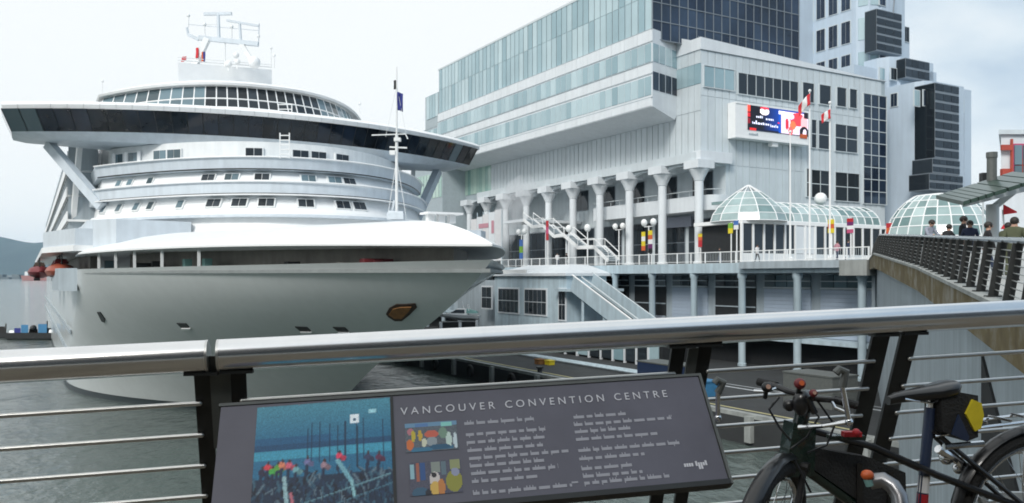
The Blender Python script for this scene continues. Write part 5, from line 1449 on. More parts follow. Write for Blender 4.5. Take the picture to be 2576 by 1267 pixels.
for i in range(4):
    for j in range(2):
        mb = MB(); a, b = rp(2552 + i * 22, 415 + j * 54, 94.7), rp(2570 + i * 22, 366 + j * 52, 94.7); mb.box(((a.x + b.x) / 2, 94.75, (a.z + b.z) / 2), (b.x - a.x, .3, b.z - a.z)); part('pane', mb, M['shipglass'], w)
rbox('red_panel', 2522, 2546, 425, 480, 'brick', 94.6, .5); rbox('red_panel', 2560, 2700, 400, 478, 'brick', 94.75, .3)
rbox('red_stripe', 2545, 2549, 350, 475, 'brick', 94.4, .3)
mb = MB(); mb.box(rp(2532, 372, 94.5), (1.2, .3, .6)); part('emblem', mb, M['brick'], rb)
for (px, py, d, lab, s_) in ((2538, 528, 26, 'triangular red pennant beside the canopy column', .35), (2540, 572, 25, 'red parasol top behind the walkway railing', .35)):
    p = at(px, py, d); r_ = thing('pennant' if s_ and py < 550 else 'parasol', lab, 'pennant' if py < 550 else 'parasol', (p.x, p.y, wk(24).z))
    mb = MB()
    if py < 550: mb.loft([[p + Vector((-.16, 0, -.16)), p + Vector((-.16, .03, -.16)), p + Vector((-.16, .03, .16)), p + Vector((-.16, 0, .16))], [p + Vector((.25, 0, -.10)), p + Vector((.25, .02, -.10)), p + Vector((.25, .02, -.06)), p + Vector((.25, 0, -.06))]])
    else: mb.lathe(p, [(.24, -.05), (.17, .07), (.02, .14)], 10)
    part('cloth', mb, M['flagred'], r_); mb = MB(); mb.tube((p.x, p.y + .05, wk(24).z), p + Vector((-.16 if py < 550 else 0, .05, 0)), .025, 6); part('pole', mb, M['frame'], r_)

# hoarding and steam by the stairs
ub_, z1_ = on_v(1186, 538, 63.0); ua_, _ = on_v(1262, 560, 63.0)
hb_ = thing('hoarding', 'pale printed hoarding at the head of the promenade left of the stairs', 'hoarding', P(ua_, 63, 11.35))
for i in range(5):
    mb = MB(); w_ = (ub_ - ua_) / 5; ubox(mb, ua_ + i * w_ + .05, ua_ + (i + 1) * w_ - .05, 62.9, 63, 12.5, z1_ - .25 * i); part('printed_panel', mb, M['facade2' if i % 2 else 'coat_white'], hb_)
    mb = MB(); mb.tube(P(ua_ + i * w_, 63.05, 11.35), P(ua_ + i * w_, 63.05, z1_), .08, 6); part('post', mb, M['steelblue'], hb_)
mb = MB(); ubox(mb, ua_ + 2 * w_, ua_ + 3.6 * w_, 62.84, 62.88, z1_ - 2.6, z1_ - 1.9); ubox(mb, ua_ + 1.1 * w_, ua_ + 1.5 * w_, 62.84, 62.88, z1_ - 3.6, z1_ - 1.6); part('printed_mark', mb, M['coat_pink'], hb_)
sm_ = bpy.data.materials.new('steam'); sm_.use_nodes = True
sn_, sl2 = sm_.node_tree.nodes, sm_.node_tree.links
sn_.remove(sn_['Principled BSDF'])
sv_ = sn_.new('ShaderNodeVolumePrincipled'); sv_.inputs['Color'].default_value = (.95, .97, 1, 1)
sg_ = sn_.new('ShaderNodeNewGeometry'); st_ = sn_.new('ShaderNodeTexNoise'); st_.inputs['Scale'].default_value = .45; st_.inputs['Detail'].default_value = 5
sr_ = sn_.new('ShaderNodeMapRange'); sr_.inputs['From Min'].default_value = .42; sr_.inputs['From Max'].default_value = .75; sr_.inputs['To Min'].default_value = 0; sr_.inputs['To Max'].default_value = .55
sl2.new(sg_.outputs['Position'], st_.inputs['Vector']); sl2.new(st_.outputs[0], sr_.inputs[0]); sl2.new(sr_.outputs[0], sv_.inputs['Density']); sl2.new(sv_.outputs[0], sn_['Material Output'].inputs['Volume'])
mb = MB(); rings_ = []
for i, (px, py, r) in enumerate(((1268, 625, .9), (1272, 590, 1.7), (1282, 545, 2.2), (1296, 500, 2.6), (1312, 465, 2.2), (1322, 440, .8))):
    c_ = at(px, py, 112); rings_.append([c_ + Vector((r * math.cos(2 * math.pi * k / 12), r * math.sin(2 * math.pi * k / 12), 0)) for k in range(12)])
mb.loft(rings_); struct('steam', mb, sm_, smooth=True, kind='stuff')

# ------------------------------------------------------------------ people
def person(loc, face, coat, pants, label, h=1.72, pose='stand', hair='hair'):
    loc = Vector(loc); k = h / 1.75
    root = thing('person', label, 'person', loc)
    J = {'pel': (0, 0, .93), 'spi': (0, .01, 1.15), 'che': (0, .02, 1.36), 'nek': (0, .0, 1.50), 'hed': (0, -.02, 1.62), 'top': (0, -.01, 1.72)}
    lean = -.28 if pose == 'lean' else 0
    for n_ in ('spi', 'che', 'nek', 'hed', 'top'):
        x, y, z = J[n_]; J[n_] = (x, y + lean * (z - .93), z - abs(lean) * .12 * (z - .93))
    cy, cz_ = J['che'][1], J['che'][2]
    for s, nm in ((-1, 'l'), (1, 'r')):
        J['sh' + nm] = (.19 * s, cy, cz_ + .06)
        if pose == 'lean': J['el' + nm] = (.27 * s, cy - .16, cz_ - .18); J['ha' + nm] = (.2 * s, cy - .40, cz_ - .18)
        elif pose == 'walk': J['el' + nm] = (.25 * s, cy + .10 * s, cz_ - .22); J['ha' + nm] = (.23 * s, cy - .05 + .12 * s, cz_ - .46)
        else: J['el' + nm] = (.25 * s, cy + .04, cz_ - .23); J['ha' + nm] = (.20 * s, cy - .08, cz_ - .46)
        st_ = .17 * s if pose == 'walk' else .03 * s
        J['hi' + nm] = (.10 * s, 0, .88); J['kn' + nm] = (.11 * s, -.03 - st_ * .6, .49); J['an' + nm] = (.11 * s, .02 - st_ * 1.2, .09); J['to' + nm] = (.12 * s, -.14 - st_ * 1.2, .04)
    E = [('pel', 'spi'), ('spi', 'che'), ('che', 'nek'), ('nek', 'hed'), ('hed', 'top')]
    for nm in 'lr': E += [('che', 'sh' + nm), ('sh' + nm, 'el' + nm), ('el' + nm, 'ha' + nm), ('pel', 'hi' + nm), ('hi' + nm, 'kn' + nm), ('kn' + nm, 'an' + nm), ('an' + nm, 'to' + nm)]
    RAD = {'pel': .15, 'spi': .145, 'che': .155, 'nek': .058, 'hed': .098, 'top': .07, 'sh': .075, 'el': .052, 'ha': .042, 'hi': .09, 'kn': .065, 'an': .048, 'to': .04}
    names = list(J); me = bpy.data.meshes.new('body')
    me.from_pydata([tuple(Vector(J[n_]) * k) for n_ in names], [(names.index(a), names.index(b)) for a, b in E], [])
    o = bpy.data.objects.new('body', me); C.objects.link(o); o.parent = root; o.rotation_euler = (0, 0, face)
    sk = o.modifiers.new('skin', 'SKIN')
    for n_, sv in zip(names, me.skin_vertices[0].data):
        r = RAD.get(n_, RAD.get(n_[:2], .06)) * k; sv.radius = (r, r); sv.use_root = n_ == 'pel'
    ss = o.modifiers.new('sub', 'SUBSURF'); ss.levels = 2; ss.render_levels = 2
    bpy.context.view_layer.update()
    dg = bpy.context.evaluated_depsgraph_get()
    nm_ = bpy.data.meshes.new_from_object(o.evaluated_get(dg)); nm_.name = 'body'
    o.modifiers.clear(); o.data = nm_
    for mm in (coat, pants, 'skin', 'rubber'): nm_.materials.append(M[mm])
    hz = J['ha' + 'l']; neck = J['nek'][2] * k
    for f in nm_.polygons:
        z = f.center.z / k; x = abs(f.center.x) / k
        hand = min((Vector(f.center) / k - Vector(J['hal'])).length, (Vector(f.center) / k - Vector(J['har'])).length) < .075
        f.material_index = 2 if (z > J['nek'][2] + .01 or hand) else (3 if z < .10 else (1 if z < .86 and x < .21 else 0)); f.use_smooth = True
    rz = Matrix.Rotation(face, 3, 'Z')
    mb = MB(); hc = Vector(J['hed']) * k + Vector((0, .02, .045)) * k
    mb.ball((0, 0, 0), .112 * k, 12, 8, (1, 1.1, 1)); mb.v = [tuple(rz @ (Vector(v) + hc) + loc) for v in mb.v if True]
    part('hair', mb, M[hair], root, smooth=True)
    mb = MB(); 
    for q, r in (((0, -.105, -.01), .018), ((-.035, -.088, .02), .012), ((.035, -.088, .02), .012), ((-.1, .0, -.005), .02), ((.1, .0, -.005), .02)): 
        mb.ball(rz @ (Vector(J['hed']) * k + Vector(q) * k) + loc, r * k, 6, 5)
    part('face', mb, M['skin'], root, smooth=True)
    return root
PEOPLE = [(2333, 31.5, .4, 'coat_grey', 'jeans', 'person in a grey coat leaning at the walkway railing, leftmost on it', 'lean', 1.76), (2378, 30.0, 1.9, 'coat_black', 'coat_black', 'person in black bent over behind the walkway railing', 'lean', 1.60),
          (2424, 29.0, .9, 'coat_black', 'jeans', 'tall person in a black jacket on the walkway', 'stand', 1.86), (2440, 28.2, -.5, 'coat_navy', 'coat_black', 'person in a navy jacket standing at the shoulder of the tall one', 'stand', 1.70),
          (2486, 23.0, 1.2, 'coat_black', 'jeans', 'person in black just left of the canopy column', 'walk', 1.58), (2552, 22.0, 2.4, 'coat_olive', 'coat_black', 'person in an olive jacket near the right edge', 'walk', 1.70),
          (2526, 24.5, 2.0, 'coat_olive', 'coat_olive', 'person in dark olive right of the canopy column', 'lean', 1.62)]
for px, d, fa, co, pa, lab, ps, h in PEOPLE:
    x = (px - CX) / F * d; yy = d
    # height of the walkway there: follow the deck along its run
    t = d - 2.0 - ((x - wk(d).x) * -.36)
    person((x, d, wk(max(5, d - .38 * max(0, x - wk(d).x))).z), fa, co, pa, lab, h, ps)
for px, v, fa, co, pa, lab in ((1810, 63.5, 1, 'coat_black', 'jeans', 'person in black standing in front of the glass pavilion'), (2106, 60.5, 2, 'coat_pink', 'coat_navy', 'person in pink by the right end of the promenade railing'), (1905, 61, .5, 'coat_white', 'coat_black', 'person in white behind the promenade railing below the pavilion'),
                               (1425, 61.0, 2, 'coat_black', 'coat_black', 'person in black behind the railing under the stairs'), (1402, 60.2, 0, 'coat_white', 'coat_navy', 'person in white behind the railing under the stairs'), (2134, 59.6, 1, 'coat_navy', 'jeans', 'person in navy beside the pier cap')):
    u_, _ = on_v(px, 640, v); person(P(u_, v, 11.35), fa, co, pa, lab, 1.75, 'walk')

# ------------------------------------------------------------------ handrail in front of us
def rail_dir_frame(x, drop):     # point on the leaning plane below the handrail
    p = rail_pt(x); return p + Vector((0, 0, -drop)) + RN * (drop * .36)
def X(px, drop=0):               # x on the rail line for a sight line
    r = (px - CX) / F; return r * (2.77 + .1984 * 1.685) / (1 - .1984 * r)
xa = X(524); xb = X(549)
XL, XRT = -5.2, 4.9
def post_pair(parent, x, w=.056):
    for dx in (0,):
        mb = MB(); a = rail_dir_frame(x + dx, .045); b = rail_dir_frame(x + dx, 1.09)
        mb.bar(a, b, w, .014, up=RN); part('post', mb, M['iron'], parent)
        mb = MB(); mb.box(b + Vector((0, 0, .01)), (.12, .12, .02)); part('foot_plate', mb, M['iron'], parent)
def rail_section(label, x0, x1, posts, bays):
    r = thing('handrail_section', label, 'railing', (rail_pt((x0 + x1) / 2).x, rail_pt((x0 + x1) / 2).y, deck_z((x0 + x1) / 2)))
    mb = MB(); mb.tube(rail_pt(x0), rail_pt(x1), .0555, 40); part('handrail', mb, M['steel'], r, smooth=True)
    for x in (x0, x1):
        p = rail_pt(x); s = RD * (.004 if x == x0 else -.004)
        mb = MB(); mb.tube(p - s * .5, p + s * 1.5, .0562, 32); part('end_cap', mb, M['rod'], r, smooth=True)
    for x in posts: post_pair(r, x, .056 if x < 1.5 else (.078 if x < 1.9 else .10))
    for x in posts:
        mb = MB(); p = rail_pt(x) - Vector((0, 0, .052)); mb.box(p - Vector((0, 0, .006)), (.11, .05, .012), Matrix.Rotation(ang_, 3, 'Z')); part('saddle_plate', mb, M['iron'], r)
    for (a, b) in bays:
        for k in range(7):
            dr = .167 + k * .118
            pa, pb = rail_dir_frame(a, dr) - RN * .02, rail_dir_frame(b, dr) - RN * .02
            mb = MB(); mb.tube(pa, pb, .0085, 12); mb.ball(pa, .0088, 10, 6); mb.ball(pb, .0088, 10, 6); part('rod', mb, M['rod'], r, smooth=True)
    return r
xm = [X(507), X(596), X(1712), X(1779), X(2224), X(2296)]
xleft = xm[0] - 1.9
rail_section('left length of stainless steel handrail ending at the gap', XL, xa, [xleft - .1, xleft, xm[0]], [(xleft + .02, xm[0] - .012), (XL, xleft - .12)])
rail_section('long right length of stainless steel handrail above the sign and the bicycle', xb, XRT, [xm[1], xm[2], xm[3], xm[4], xm[5], 3.4], [(xm[1] + .012, xm[2] - .012), (xm[3] + .02, xm[4] - .02), (xm[5] + .015, 3.38), (3.43, XRT)])
# wide grey bracket plates that carry the sign
for (x0, x1, d0, d1, lab) in ((X(526), X(578), .0, .34, 'grey steel bracket plate in the handrail gap above the sign'), (X(1737), X(1762), .07, .55, 'grey steel bracket plate behind the right end of the sign')):
    mb = MB(); q = [rail_dir_frame(x0, d1), rail_dir_frame(x1, d1), rail_dir_frame(x1, d0), rail_dir_frame(x0, d0)]
    q = [p - RN * .012 for p in q]; mb.loft([[p for p in q], [p + RN * .012 for p in q]])
    b_ = solo('bracket_plate', mb, M['ironlt'], lab, 'bracket', q[0])

# ------------------------------------------------------------------ information sign
TL = Vector((-.985, 2.85, EYE - .4414)); SW = 1.722
TR = TL + RD * SW * 1.0
dn = -RN * .255 + Vector((0, 0, -.325))
BL, BR = TL + dn, TR + dn
SNRM = (TR - TL).cross(dn).normalized()
if SNRM.z < 0: SNRM = -SNRM
sg = thing('information_sign', 'tilted purple-grey information panel about the convention centre fixed below the handrail', 'sign', (TL + TR) / 2 + Vector((0, 0, -1.0)))
def sp_(a, b, off=0.0): return TL + (TR - TL) * a + dn * b + SNRM * off
def sframe(mb, a0, b0, a1, b1, o0, o1):
    c = [(a0, b1), (a1, b1), (a1, b0), (a0, b0)]
    return mb.hexa([sp_(x, y, o0) for x, y in c] + [sp_(x, y, o1) for x, y in c])
mb = MB(); sframe(mb, 0, 0, 1, 1, -.03, 0); part('board', mb, M['sign'], sg)
mb = MB(); sframe(mb, -.004, -.03, 1.002, -.004, -.035, .004); part('top_edge', mb, M['ironlt'], sg)
mb = MB(); sframe(mb, -.004, 1.004, 1.004, 1.05, -.04, .004); part('bottom_edge', mb, M['iron'], sg)
mb = MB(); sframe(mb, 1.002, -.03, 1.008, 1.05, -.035, .004); part('right_edge', mb, M['ironlt'], sg)
mb = MB()
for a in (.12, .55, .9): mb.bar(sp_(a, .5, -.04), sp_(a, .5, -.04) + RN * .45 + Vector((0, 0, -.1)), .04, .04)
part('support_arm', mb, M['iron'], sg)
def scoord(px, py):               # where a sight line meets the sign face, as (a, b)
    d = Vector(((px - CX) / F, 1, -(py - HOR) / F)); o = Vector((0, 0, EYE)); t = (TL - o).dot(SNRM) / d.dot(SNRM); q = o + d * t - TL
    e1, e2 = TR - TL, dn; m11, m12, m22 = e1.dot(e1), e1.dot(e2), e2.dot(e2); r1, r2 = q.dot(e1), q.dot(e2); det = m11 * m22 - m12 * m12
    return (r1 * m22 - r2 * m12) / det, (r2 * m11 - r1 * m12) / det
A0 = scoord(647, 1040)[0]; A1 = scoord(985, 1120)[0]
# large picture: a crowd of people along a harbour railing with masts behind
H_, W_ = 110, 136
rg = np.random.RandomState(5)
img = np.zeros((H_, W_, 3), np.float32)
for j in range(H_):
    t = j / H_
    img[j] = np.array(srgb(70, 132, 150)) * (1 - min(1, t / .32)) + np.array(srgb(34, 98, 130)) * min(1, t / .32)
img[:, :] *= (1 + .06 * rg.randn(H_, W_, 1)).clip(.8, 1.2)
rect(img, 0, .30, .55, .40, srgb(30, 84, 120)); rect(img, 0, .36, 1, .42, srgb(24, 70, 104)); rect(img, 0, .42, 1, .50, srgb(58, 140, 165))
for x in (.38, .41, .47, .54, .60, .65, .66, .74, .79, .94): line(img, x, .18 + .06 * rg.rand(), x, .55, .004, srgb(20, 46, 70))
rect(img, .69, .14, .76, .22, srgb(225, 232, 236)); rect(img, .715, .17, .735, .20, srgb(60, 90, 110)); line(img, .74, .22, .745, .62, .006, srgb(24, 50, 70)); rect(img, .83, .10, .89, .14, srgb(150, 200, 210))
rect(img, 0, .66, 1, 1, srgb(20, 40, 62))
for i in range(330):
    x, y = rg.rand(), .60 + .40 * rg.rand() ** .8
    c = [(18, 34, 56), (26, 52, 78), (12, 20, 36), (52, 88, 106), (34, 70, 92), (84, 104, 116)][rg.randint(6)]
    line(img, x, y, x + .05 * rg.randn() * .6, y + .03 + .06 * rg.rand(), .003 + .007 * rg.rand(), srgb(*c))
for x, y, c in ((.06, .60, (40, 34, 60)), (.10, .56, (200, 60, 70)), (.135, .60, (70, 160, 70)), (.17, .57, (90, 150, 60)), (.20, .55, (205, 120, 90)), (.25, .56, (200, 90, 110)), (.30, .60, (110, 160, 165)), (.38, .54, (110, 110, 150)), (.61, .51, (215, 60, 90)), (.50, .58, (150, 120, 130)), (.90, .55, (90, 40, 70)), (.82, .54, (50, 60, 90))):
    disc(img, x, y, .024, .032, srgb(*c)); disc(img, x + .03, y + .02, .02, .025, srgb(*[v * .8 for v in c])); disc(img, x + .004, y - .04, .009, .018, srgb(60, 40, 40)); line(img, x, y + .03, x - .01, y + .12, .012, srgb(24, 40, 64))
line(img, .60, .55, .70, .74, .016, srgb(110, 160, 172)); line(img, .70, .74, .72, .86, .011, srgb(130, 175, 180)); line(img, .02, 1.0, .98, .70, .005, srgb(100, 140, 150)); line(img, .3, 1.02, 1, .78, .004, srgb(70, 110, 125)); line(img, .27, .80, .31, 1, .010, srgb(180, 100, 112)); line(img, .22, .66, .25, .95, .014, srgb(140, 170, 175))
for i in range(16): line(img, .30 + i * .045, 1, .34 + i * .04, .82, .003, srgb(12, 24, 40))
img = (img * 2 + np.roll(img, 1, 0) + np.roll(img, 1, 1)) / 4 * (1 + .10 * rg.randn(H_, W_, 1)).clip(.7, 1.3) * 1.45
printed('large_picture', img, (sp_(A0, .03, .002), sp_(A1, .0 + .01, .002), sp_(A1, 1.0, .002), sp_(A0, 1.0, .002)), M['ink'], sg)
mb = MB(); sframe(mb, A1 + .001, 0, A1 + .006, 1, .0, .004); part('divider', mb, M['iron'], sg)
# two small pictures
def small(seed, base, blobs, strips):
    g = np.random.RandomState(seed); im = np.zeros((34, 52, 3), np.float32); im[:] = srgb(*base); im *= (1 + .12 * g.randn(34, 52, 1)).clip(.6, 1.4)
    for (x0, y0, x1, y1, c) in strips: rect(im, x0, y0, x1, y1, srgb(*c))
    for (x, y, rx, ry, c) in blobs: disc(im, x, y, rx, ry, srgb(*c))
    return im
im1 = small(2, (96, 104, 112), [(.1, .3, .06, .12, (190, 120, 130)), (.15, .45, .04, .2, (200, 180, 60)), (.28, .45, .04, .2, (205, 170, 60)), (.5, .42, .13, .14, (205, 100, 80)), (.08, .75, .07, .18, (215, 115, 60)), (.35, .7, .05, .15, (215, 215, 190)), (.5, .68, .1, .16, (150, 160, 165)), (.82, .65, .06, .28, (200, 220, 210)), (.95, .7, .04, .28, (205, 220, 225)), (.72, .4, .08, .2, (120, 150, 130)), (.65, .88, .2, .1, (40, 90, 120)), (.3, .95, .2, .08, (60, 120, 150))], [(.0, 0, 1, .16, (110, 150, 180)), (.2, .04, .45, .16, (90, 130, 180)), (.7, .02, .9, .18, (140, 210, 200)), (.1, .84, .9, .96, (60, 110, 140))])
im2 = small(3, (84, 84, 100), [(.48, .55, .10, .22, (215, 205, 200)), (.48, .82, .10, .2, (220, 180, 90)), (.47, .42, .05, .08, (40, 36, 40)), (.60, .8, .07, .25, (200, 130, 70)), (.85, .65, .16, .32, (150, 148, 62)), (.88, .38, .08, .12, (150, 155, 180)), (.2, .92, .16, .16, (60, 96, 120)), (.35, .95, .06, .12, (40, 40, 50))], [(.02, .05, .1, .5, (150, 190, 200)), (.13, .02, .2, .6, (170, 100, 80)), (.21, .02, .3, .55, (50, 86, 140)), (.42, .02, .60, .36, (140, 148, 140)), (.62, .02, .72, .45, (100, 120, 130)), (.78, .0, .98, .3, (150, 155, 110))])
for im, y0, y1, xo in ((im1, 1068, 1140, 1018), (im2, 1166, 1250, 1028)):
    a0, b0 = scoord(xo, y0); a1, _ = scoord(xo + 130, y0 - 6); _, b1 = scoord(xo + 8, y1)
    printed('small_picture', im, (sp_(a0, b0, .002), sp_(a1, b0, .002), sp_(a1, b1, .002), sp_(a0, b1, .002)), M['ink'], sg)
# headline
a0, b0 = scoord(1008, 1046); a1, b1 = scoord(1676, 988)
fc = bpy.data.curves.new('headline', 'FONT'); fc.body = 'VANCOUVER CONVENTION CENTRE'; fc.size = 1; fc.space_character = 1.55; fc.space_word = 1.15; fc.extrude = 0.012
fo = bpy.data.objects.new('headline', fc); C.objects.link(fo); bpy.context.view_layer.update()
me = bpy.data.meshes.new_from_object(fo.evaluated_get(bpy.context.evaluated_depsgraph_get())); bpy.data.objects.remove(fo)
xs = [v.co.x for v in me.vertices]; ysv = [v.co.y for v in me.vertices]; w_ = max(xs) - min(xs); h_ = max(ysv) - min(ysv); x0_ = min(xs); y0_ = min(ysv)
og = org_of(sg); capb = (26 / 275.0)
ex = (TR - TL).normalized(); ey = -dn.normalized(); wtot = (a1 - a0) * (TR - TL).length; p0 = sp_(a0, b0, .001)
hcap = .029
for v in me.vertices:
    x, y, z = v.co
    v.co = p0 + ex * ((x - x0_) / w_ * wtot) + ey * ((y - y0_) / h_ * hcap) + SNRM * (.0015 if z > 0 else 0) - og
part('headline', me, M['print'], sg)
# body copy: rows of tiny word-shaped strokes, illegible at this distance
rr = random.Random(12)
def copy_lines(px, py, rows, m, dpx=1.6):
    mb = MB()
    for (dx, dy, L) in rows:
        a, b = scoord(px + dx, py + dy); ae, _ = scoord(px + dx + L, py + dy - L * .066)
        x = a
        if b > .945: continue
        while x < ae:
            wl = rr.uniform(.010, .030); e_ = min(ae, x + wl)
            sframe(mb, x, b - .016, e_, b + .010, .0004, .0012)
            for q in range(int(wl / .006)):
                if rr.random() < .35: xx = x + q * .006; sframe(mb, xx, b - .032, min(e_, xx + .002), b - .016, .0004, .0012)
                elif rr.random() < .15: xx = x + q * .006; sframe(mb, xx, b + .010, min(e_, xx + .002), b + .024, .0004, .0012)
            x = e_ + .0055
    return part('body_text', mb, m, sg)
copy_lines(1168, 1068, [(0, 0, 175), (4, 28, 200), (6, 48, 196), (8, 68, 190), (12, 88, 255), (14, 107, 190), (17, 126, 220), (19, 146, 165), (22, 176, 250), (25, 196, 205), (29, 220, 130)], M['greek'])
copy_lines(1443, 1052, [(0, 0, 135), (1, 19, 245), (3, 37, 140), (6, 56, 205), (12, 84, 255), (14, 105, 165), (20, 130, 130), (24, 149, 150), (27, 166, 215), (30, 184, 180), (33, 201, 130), (36, 221, 80)], M['greek'])
mb = MB(); a, b = scoord(1722, 1176)
for i in range(9): sframe(mb, a + i * .0052 + (.004 if i > 3 else 0), b - (.045 if i in (4, 8) else .03), a + i * .0052 + .0040 + (.004 if i > 3 else 0), b + (.03 if i in (5, 6) else .0), .0004, .0014)
part('logo_text', mb, M['print'], sg)
# ------------------------------------------------------------------ bicycle against the railing
M['pewter'] = mat('pewter_metal', (0.30, 0.30, 0.31), 0.32, metal=1.0, var=0.15, vs=12)
bk_o = Vector((1.97, 3.15, deck_z(1.97)))           # under the rear axle
fx = -RD; fx = Vector((fx.x, fx.y, fx.z)); fy = Vector((0, 0, 1)).cross(fx).normalized(); fz = fx.cross(fy)
bike = thing('bicycle', 'dark green and black bicycle parked against the railing with its front wheel turned', 'bicycle', bk_o)
def K(x, y, z): return bk_o + fx * x + fy * y + fz * z
REAR, BB, SEATC, HT, HB, FA = (0, 0, .345), (.50, 0, .29), (.42, 0, .72), (.93, 0, .84), (.98, 0, .66), (1.13, 0, .345)
STE = R(43)                                       # steering, towards us
hd = Vector((HB[0] - HT[0], 0, HB[2] - HT[2])).normalized()
RS = Matrix.Rotation(-STE, 3, hd) if True else None
def Q(x, y, z):                                   # a point of the steered front, given unsteered
    p = Vector((x, y, z)) - Vector(HB); p = RS @ p + Vector(HB); return K(*p)
def wheel(nm, ctr, fn, rad=.335, tyre=.024):
    w = None
    def ring(r, n=48): return [fn(ctr[0] + r * math.cos(2 * math.pi * k / n), 0, ctr[2] + r * math.sin(2 * math.pi * k / n)) for k in range(n)]
    hub = MB(); hub.tube(fn(ctr[0], -.05, ctr[2]), fn(ctr[0], .05, ctr[2]), .022, 10); w = part(nm, hub, M['chrome'], bike, smooth=True)
    mb = MB(); mb.path(ring(rad - tyre), tyre, 10, closed=True); part('tyre', mb, M['rubber'], w, smooth=True)
    mb = MB(); mb.path(ring(rad - 2 * tyre - .006), .011, 8, closed=True); part('rim', mb, M['chrome'], w, smooth=True)
    mb = MB()
    for k in range(28):
        a = 2 * math.pi * k / 28; s = 1 if k % 2 else -1
        mb.tube(fn(ctr[0] + .018 * math.cos(a + 1.3 * s), .03 * s, ctr[2] + .018 * math.sin(a + 1.3 * s)), fn(ctr[0] + (rad - .055) * math.cos(a), 0, ctr[2] + (rad - .055) * math.sin(a)), .0014, 4)
    part('spokes', mb, M['chrome'], w)
    return w
wheel('rear_wheel', REAR, K); wheel('front_wheel', FA, Q, .335, .027)
mb = MB(); mb.tube(K(*HT), K(*HB), .026, 12)
part('head_tube', mb, M['bikegreen'], bike, smooth=True)
mb = MB(); mb.hexa([K(.92, -.035, .60), K(1.03, -.03, .60), K(1.03, .03, .60), K(.92, .035, .60), K(.91, -.04, .77), K(.99, -.035, .79), K(.99, .035, .79), K(.91, .04, .77)]); part('head_bag', mb, M['bikegreen'], bike)
tubes = [('down_tube', HB, BB, .023, 'bikegreen'), ('seat_tube', BB, (.43, 0, .80), .019, 'bikeblue')]
for nm, a, b, r, mm in tubes: mb = MB(); mb.tube(K(*a), K(*b), r, 12); part(nm, mb, M[mm], bike, smooth=True)
for y in (-.02, .02):
    mb = MB(); mb.path([K(.93, y * .6, .76), K(.68, y * 1.2, .68), K(.44, y * 1.6, .565), K(.2, y * 2.2, .46), K(0, y * 3.0, .38)], .0125, 10); part('top_tube', mb, M['bikeblack'], bike, smooth=True)
    mb = MB(); mb.tube(K(.435, y, .72), K(0, y * 3, .345), .009, 8); mb.tube(K(.50, y * 1.6, .29), K(0, y * 3, .345), .010, 8); part('seat_stay', mb, M['bikeblack'], bike, smooth=True)
mb = MB(); mb.tube(K(.43, 0, .79), K(.425, 0, .86), .014, 10); part('seat_post', mb, M['chrome'], bike, smooth=True)
# saddle
rings = []
for x, w, z, t in ((.60, .016, .842, .02), (.565, .024, .85, .026), (.49, .036, .856, .034), (.42, .062, .862, .04), (.365, .072, .872, .042), (.335, .05, .88, .03)):
    rings.append([K(x, w * math.cos(a), z + t * .5 * math.sin(a) - (.012 if math.sin(a) < -.2 else 0)) for a in [2 * math.pi * q / 12 for q in range(12)]])
mb = MB(); mb.loft(rings); part('saddle', mb, M['bikeblack'], bike, smooth=True, ang=60)
mb = MB()
for y in (-.025, .025): mb.path([K(.55, y, .842), K(.44, y, .82), K(.37, y * 1.6, .85)], .0045, 6)
part('saddle_rail', mb, M['chrome'], bike)
mb = MB(); fb = [(.93, .63), (.93, .70), (.70, .645), (.56, .58), (.56, .42), (.66, .43)]
mb.loft([[K(x, -.03, z) for x, z in fb], [K(x, .03, z) for x, z in fb]]); part('frame_bag', mb, M['rubber'], bike)
for x, z in ((.62, .52), (.74, .56)):
    mb = MB(); mb.box(K(x, 0, z), (.02, .08, .14)); part('bag_strap', mb, M['bikeblack'], bike)
# saddle bag with a yellow reflective end
sbag = thing('saddle_bag', 'black saddle bag with a yellow reflective flap hanging behind the saddle', 'bag', K(.29, 0, .70))
mb = MB(); mb.loft([[K(0.415, -.045, 0.720), K(0.415, .045, 0.720), K(0.420, .045, 0.840), K(0.420, -.045, 0.840)], [K(0.330, -.06, 0.680), K(0.330, .06, 0.680), K(0.340, .055, 0.855), K(0.340, -.055, 0.855)], [K(0.275, -.05, 0.690), K(0.275, .05, 0.690), K(0.270, .05, 0.840), K(0.270, -.05, 0.840)]]); part('pouch', mb, M['rubber'], sbag, smooth=True, ang=40)
mb = MB(); pts = [(.135, .80), (.105, .85), (.07, .835), (.062, .79), (.075, .745), (.10, .735)]
sy = K(0, 1, 0) - K(0, 0, 0)
sgn = -1 if sy.y > 0 else 1
mb.loft([[K(x + .2, .057 * sgn, z - .02) for x, z in pts], [K(x + .2, .066 * sgn, z - .02) for x, z in pts]]); part('flap', mb, M['yellow'], sbag)
mb = MB(); mb.loft([[K(x + .2, .054 * sgn, z - .02) for x, z in ((.19, .73), (.16, .80), (.12, .715), (.13, .70))], [K(x + .2, .061 * sgn, z - .02) for x, z in ((.19, .73), (.16, .80), (.12, .715), (.13, .70))]]); part('side_stripe', mb, M['bikeblue'], sbag)
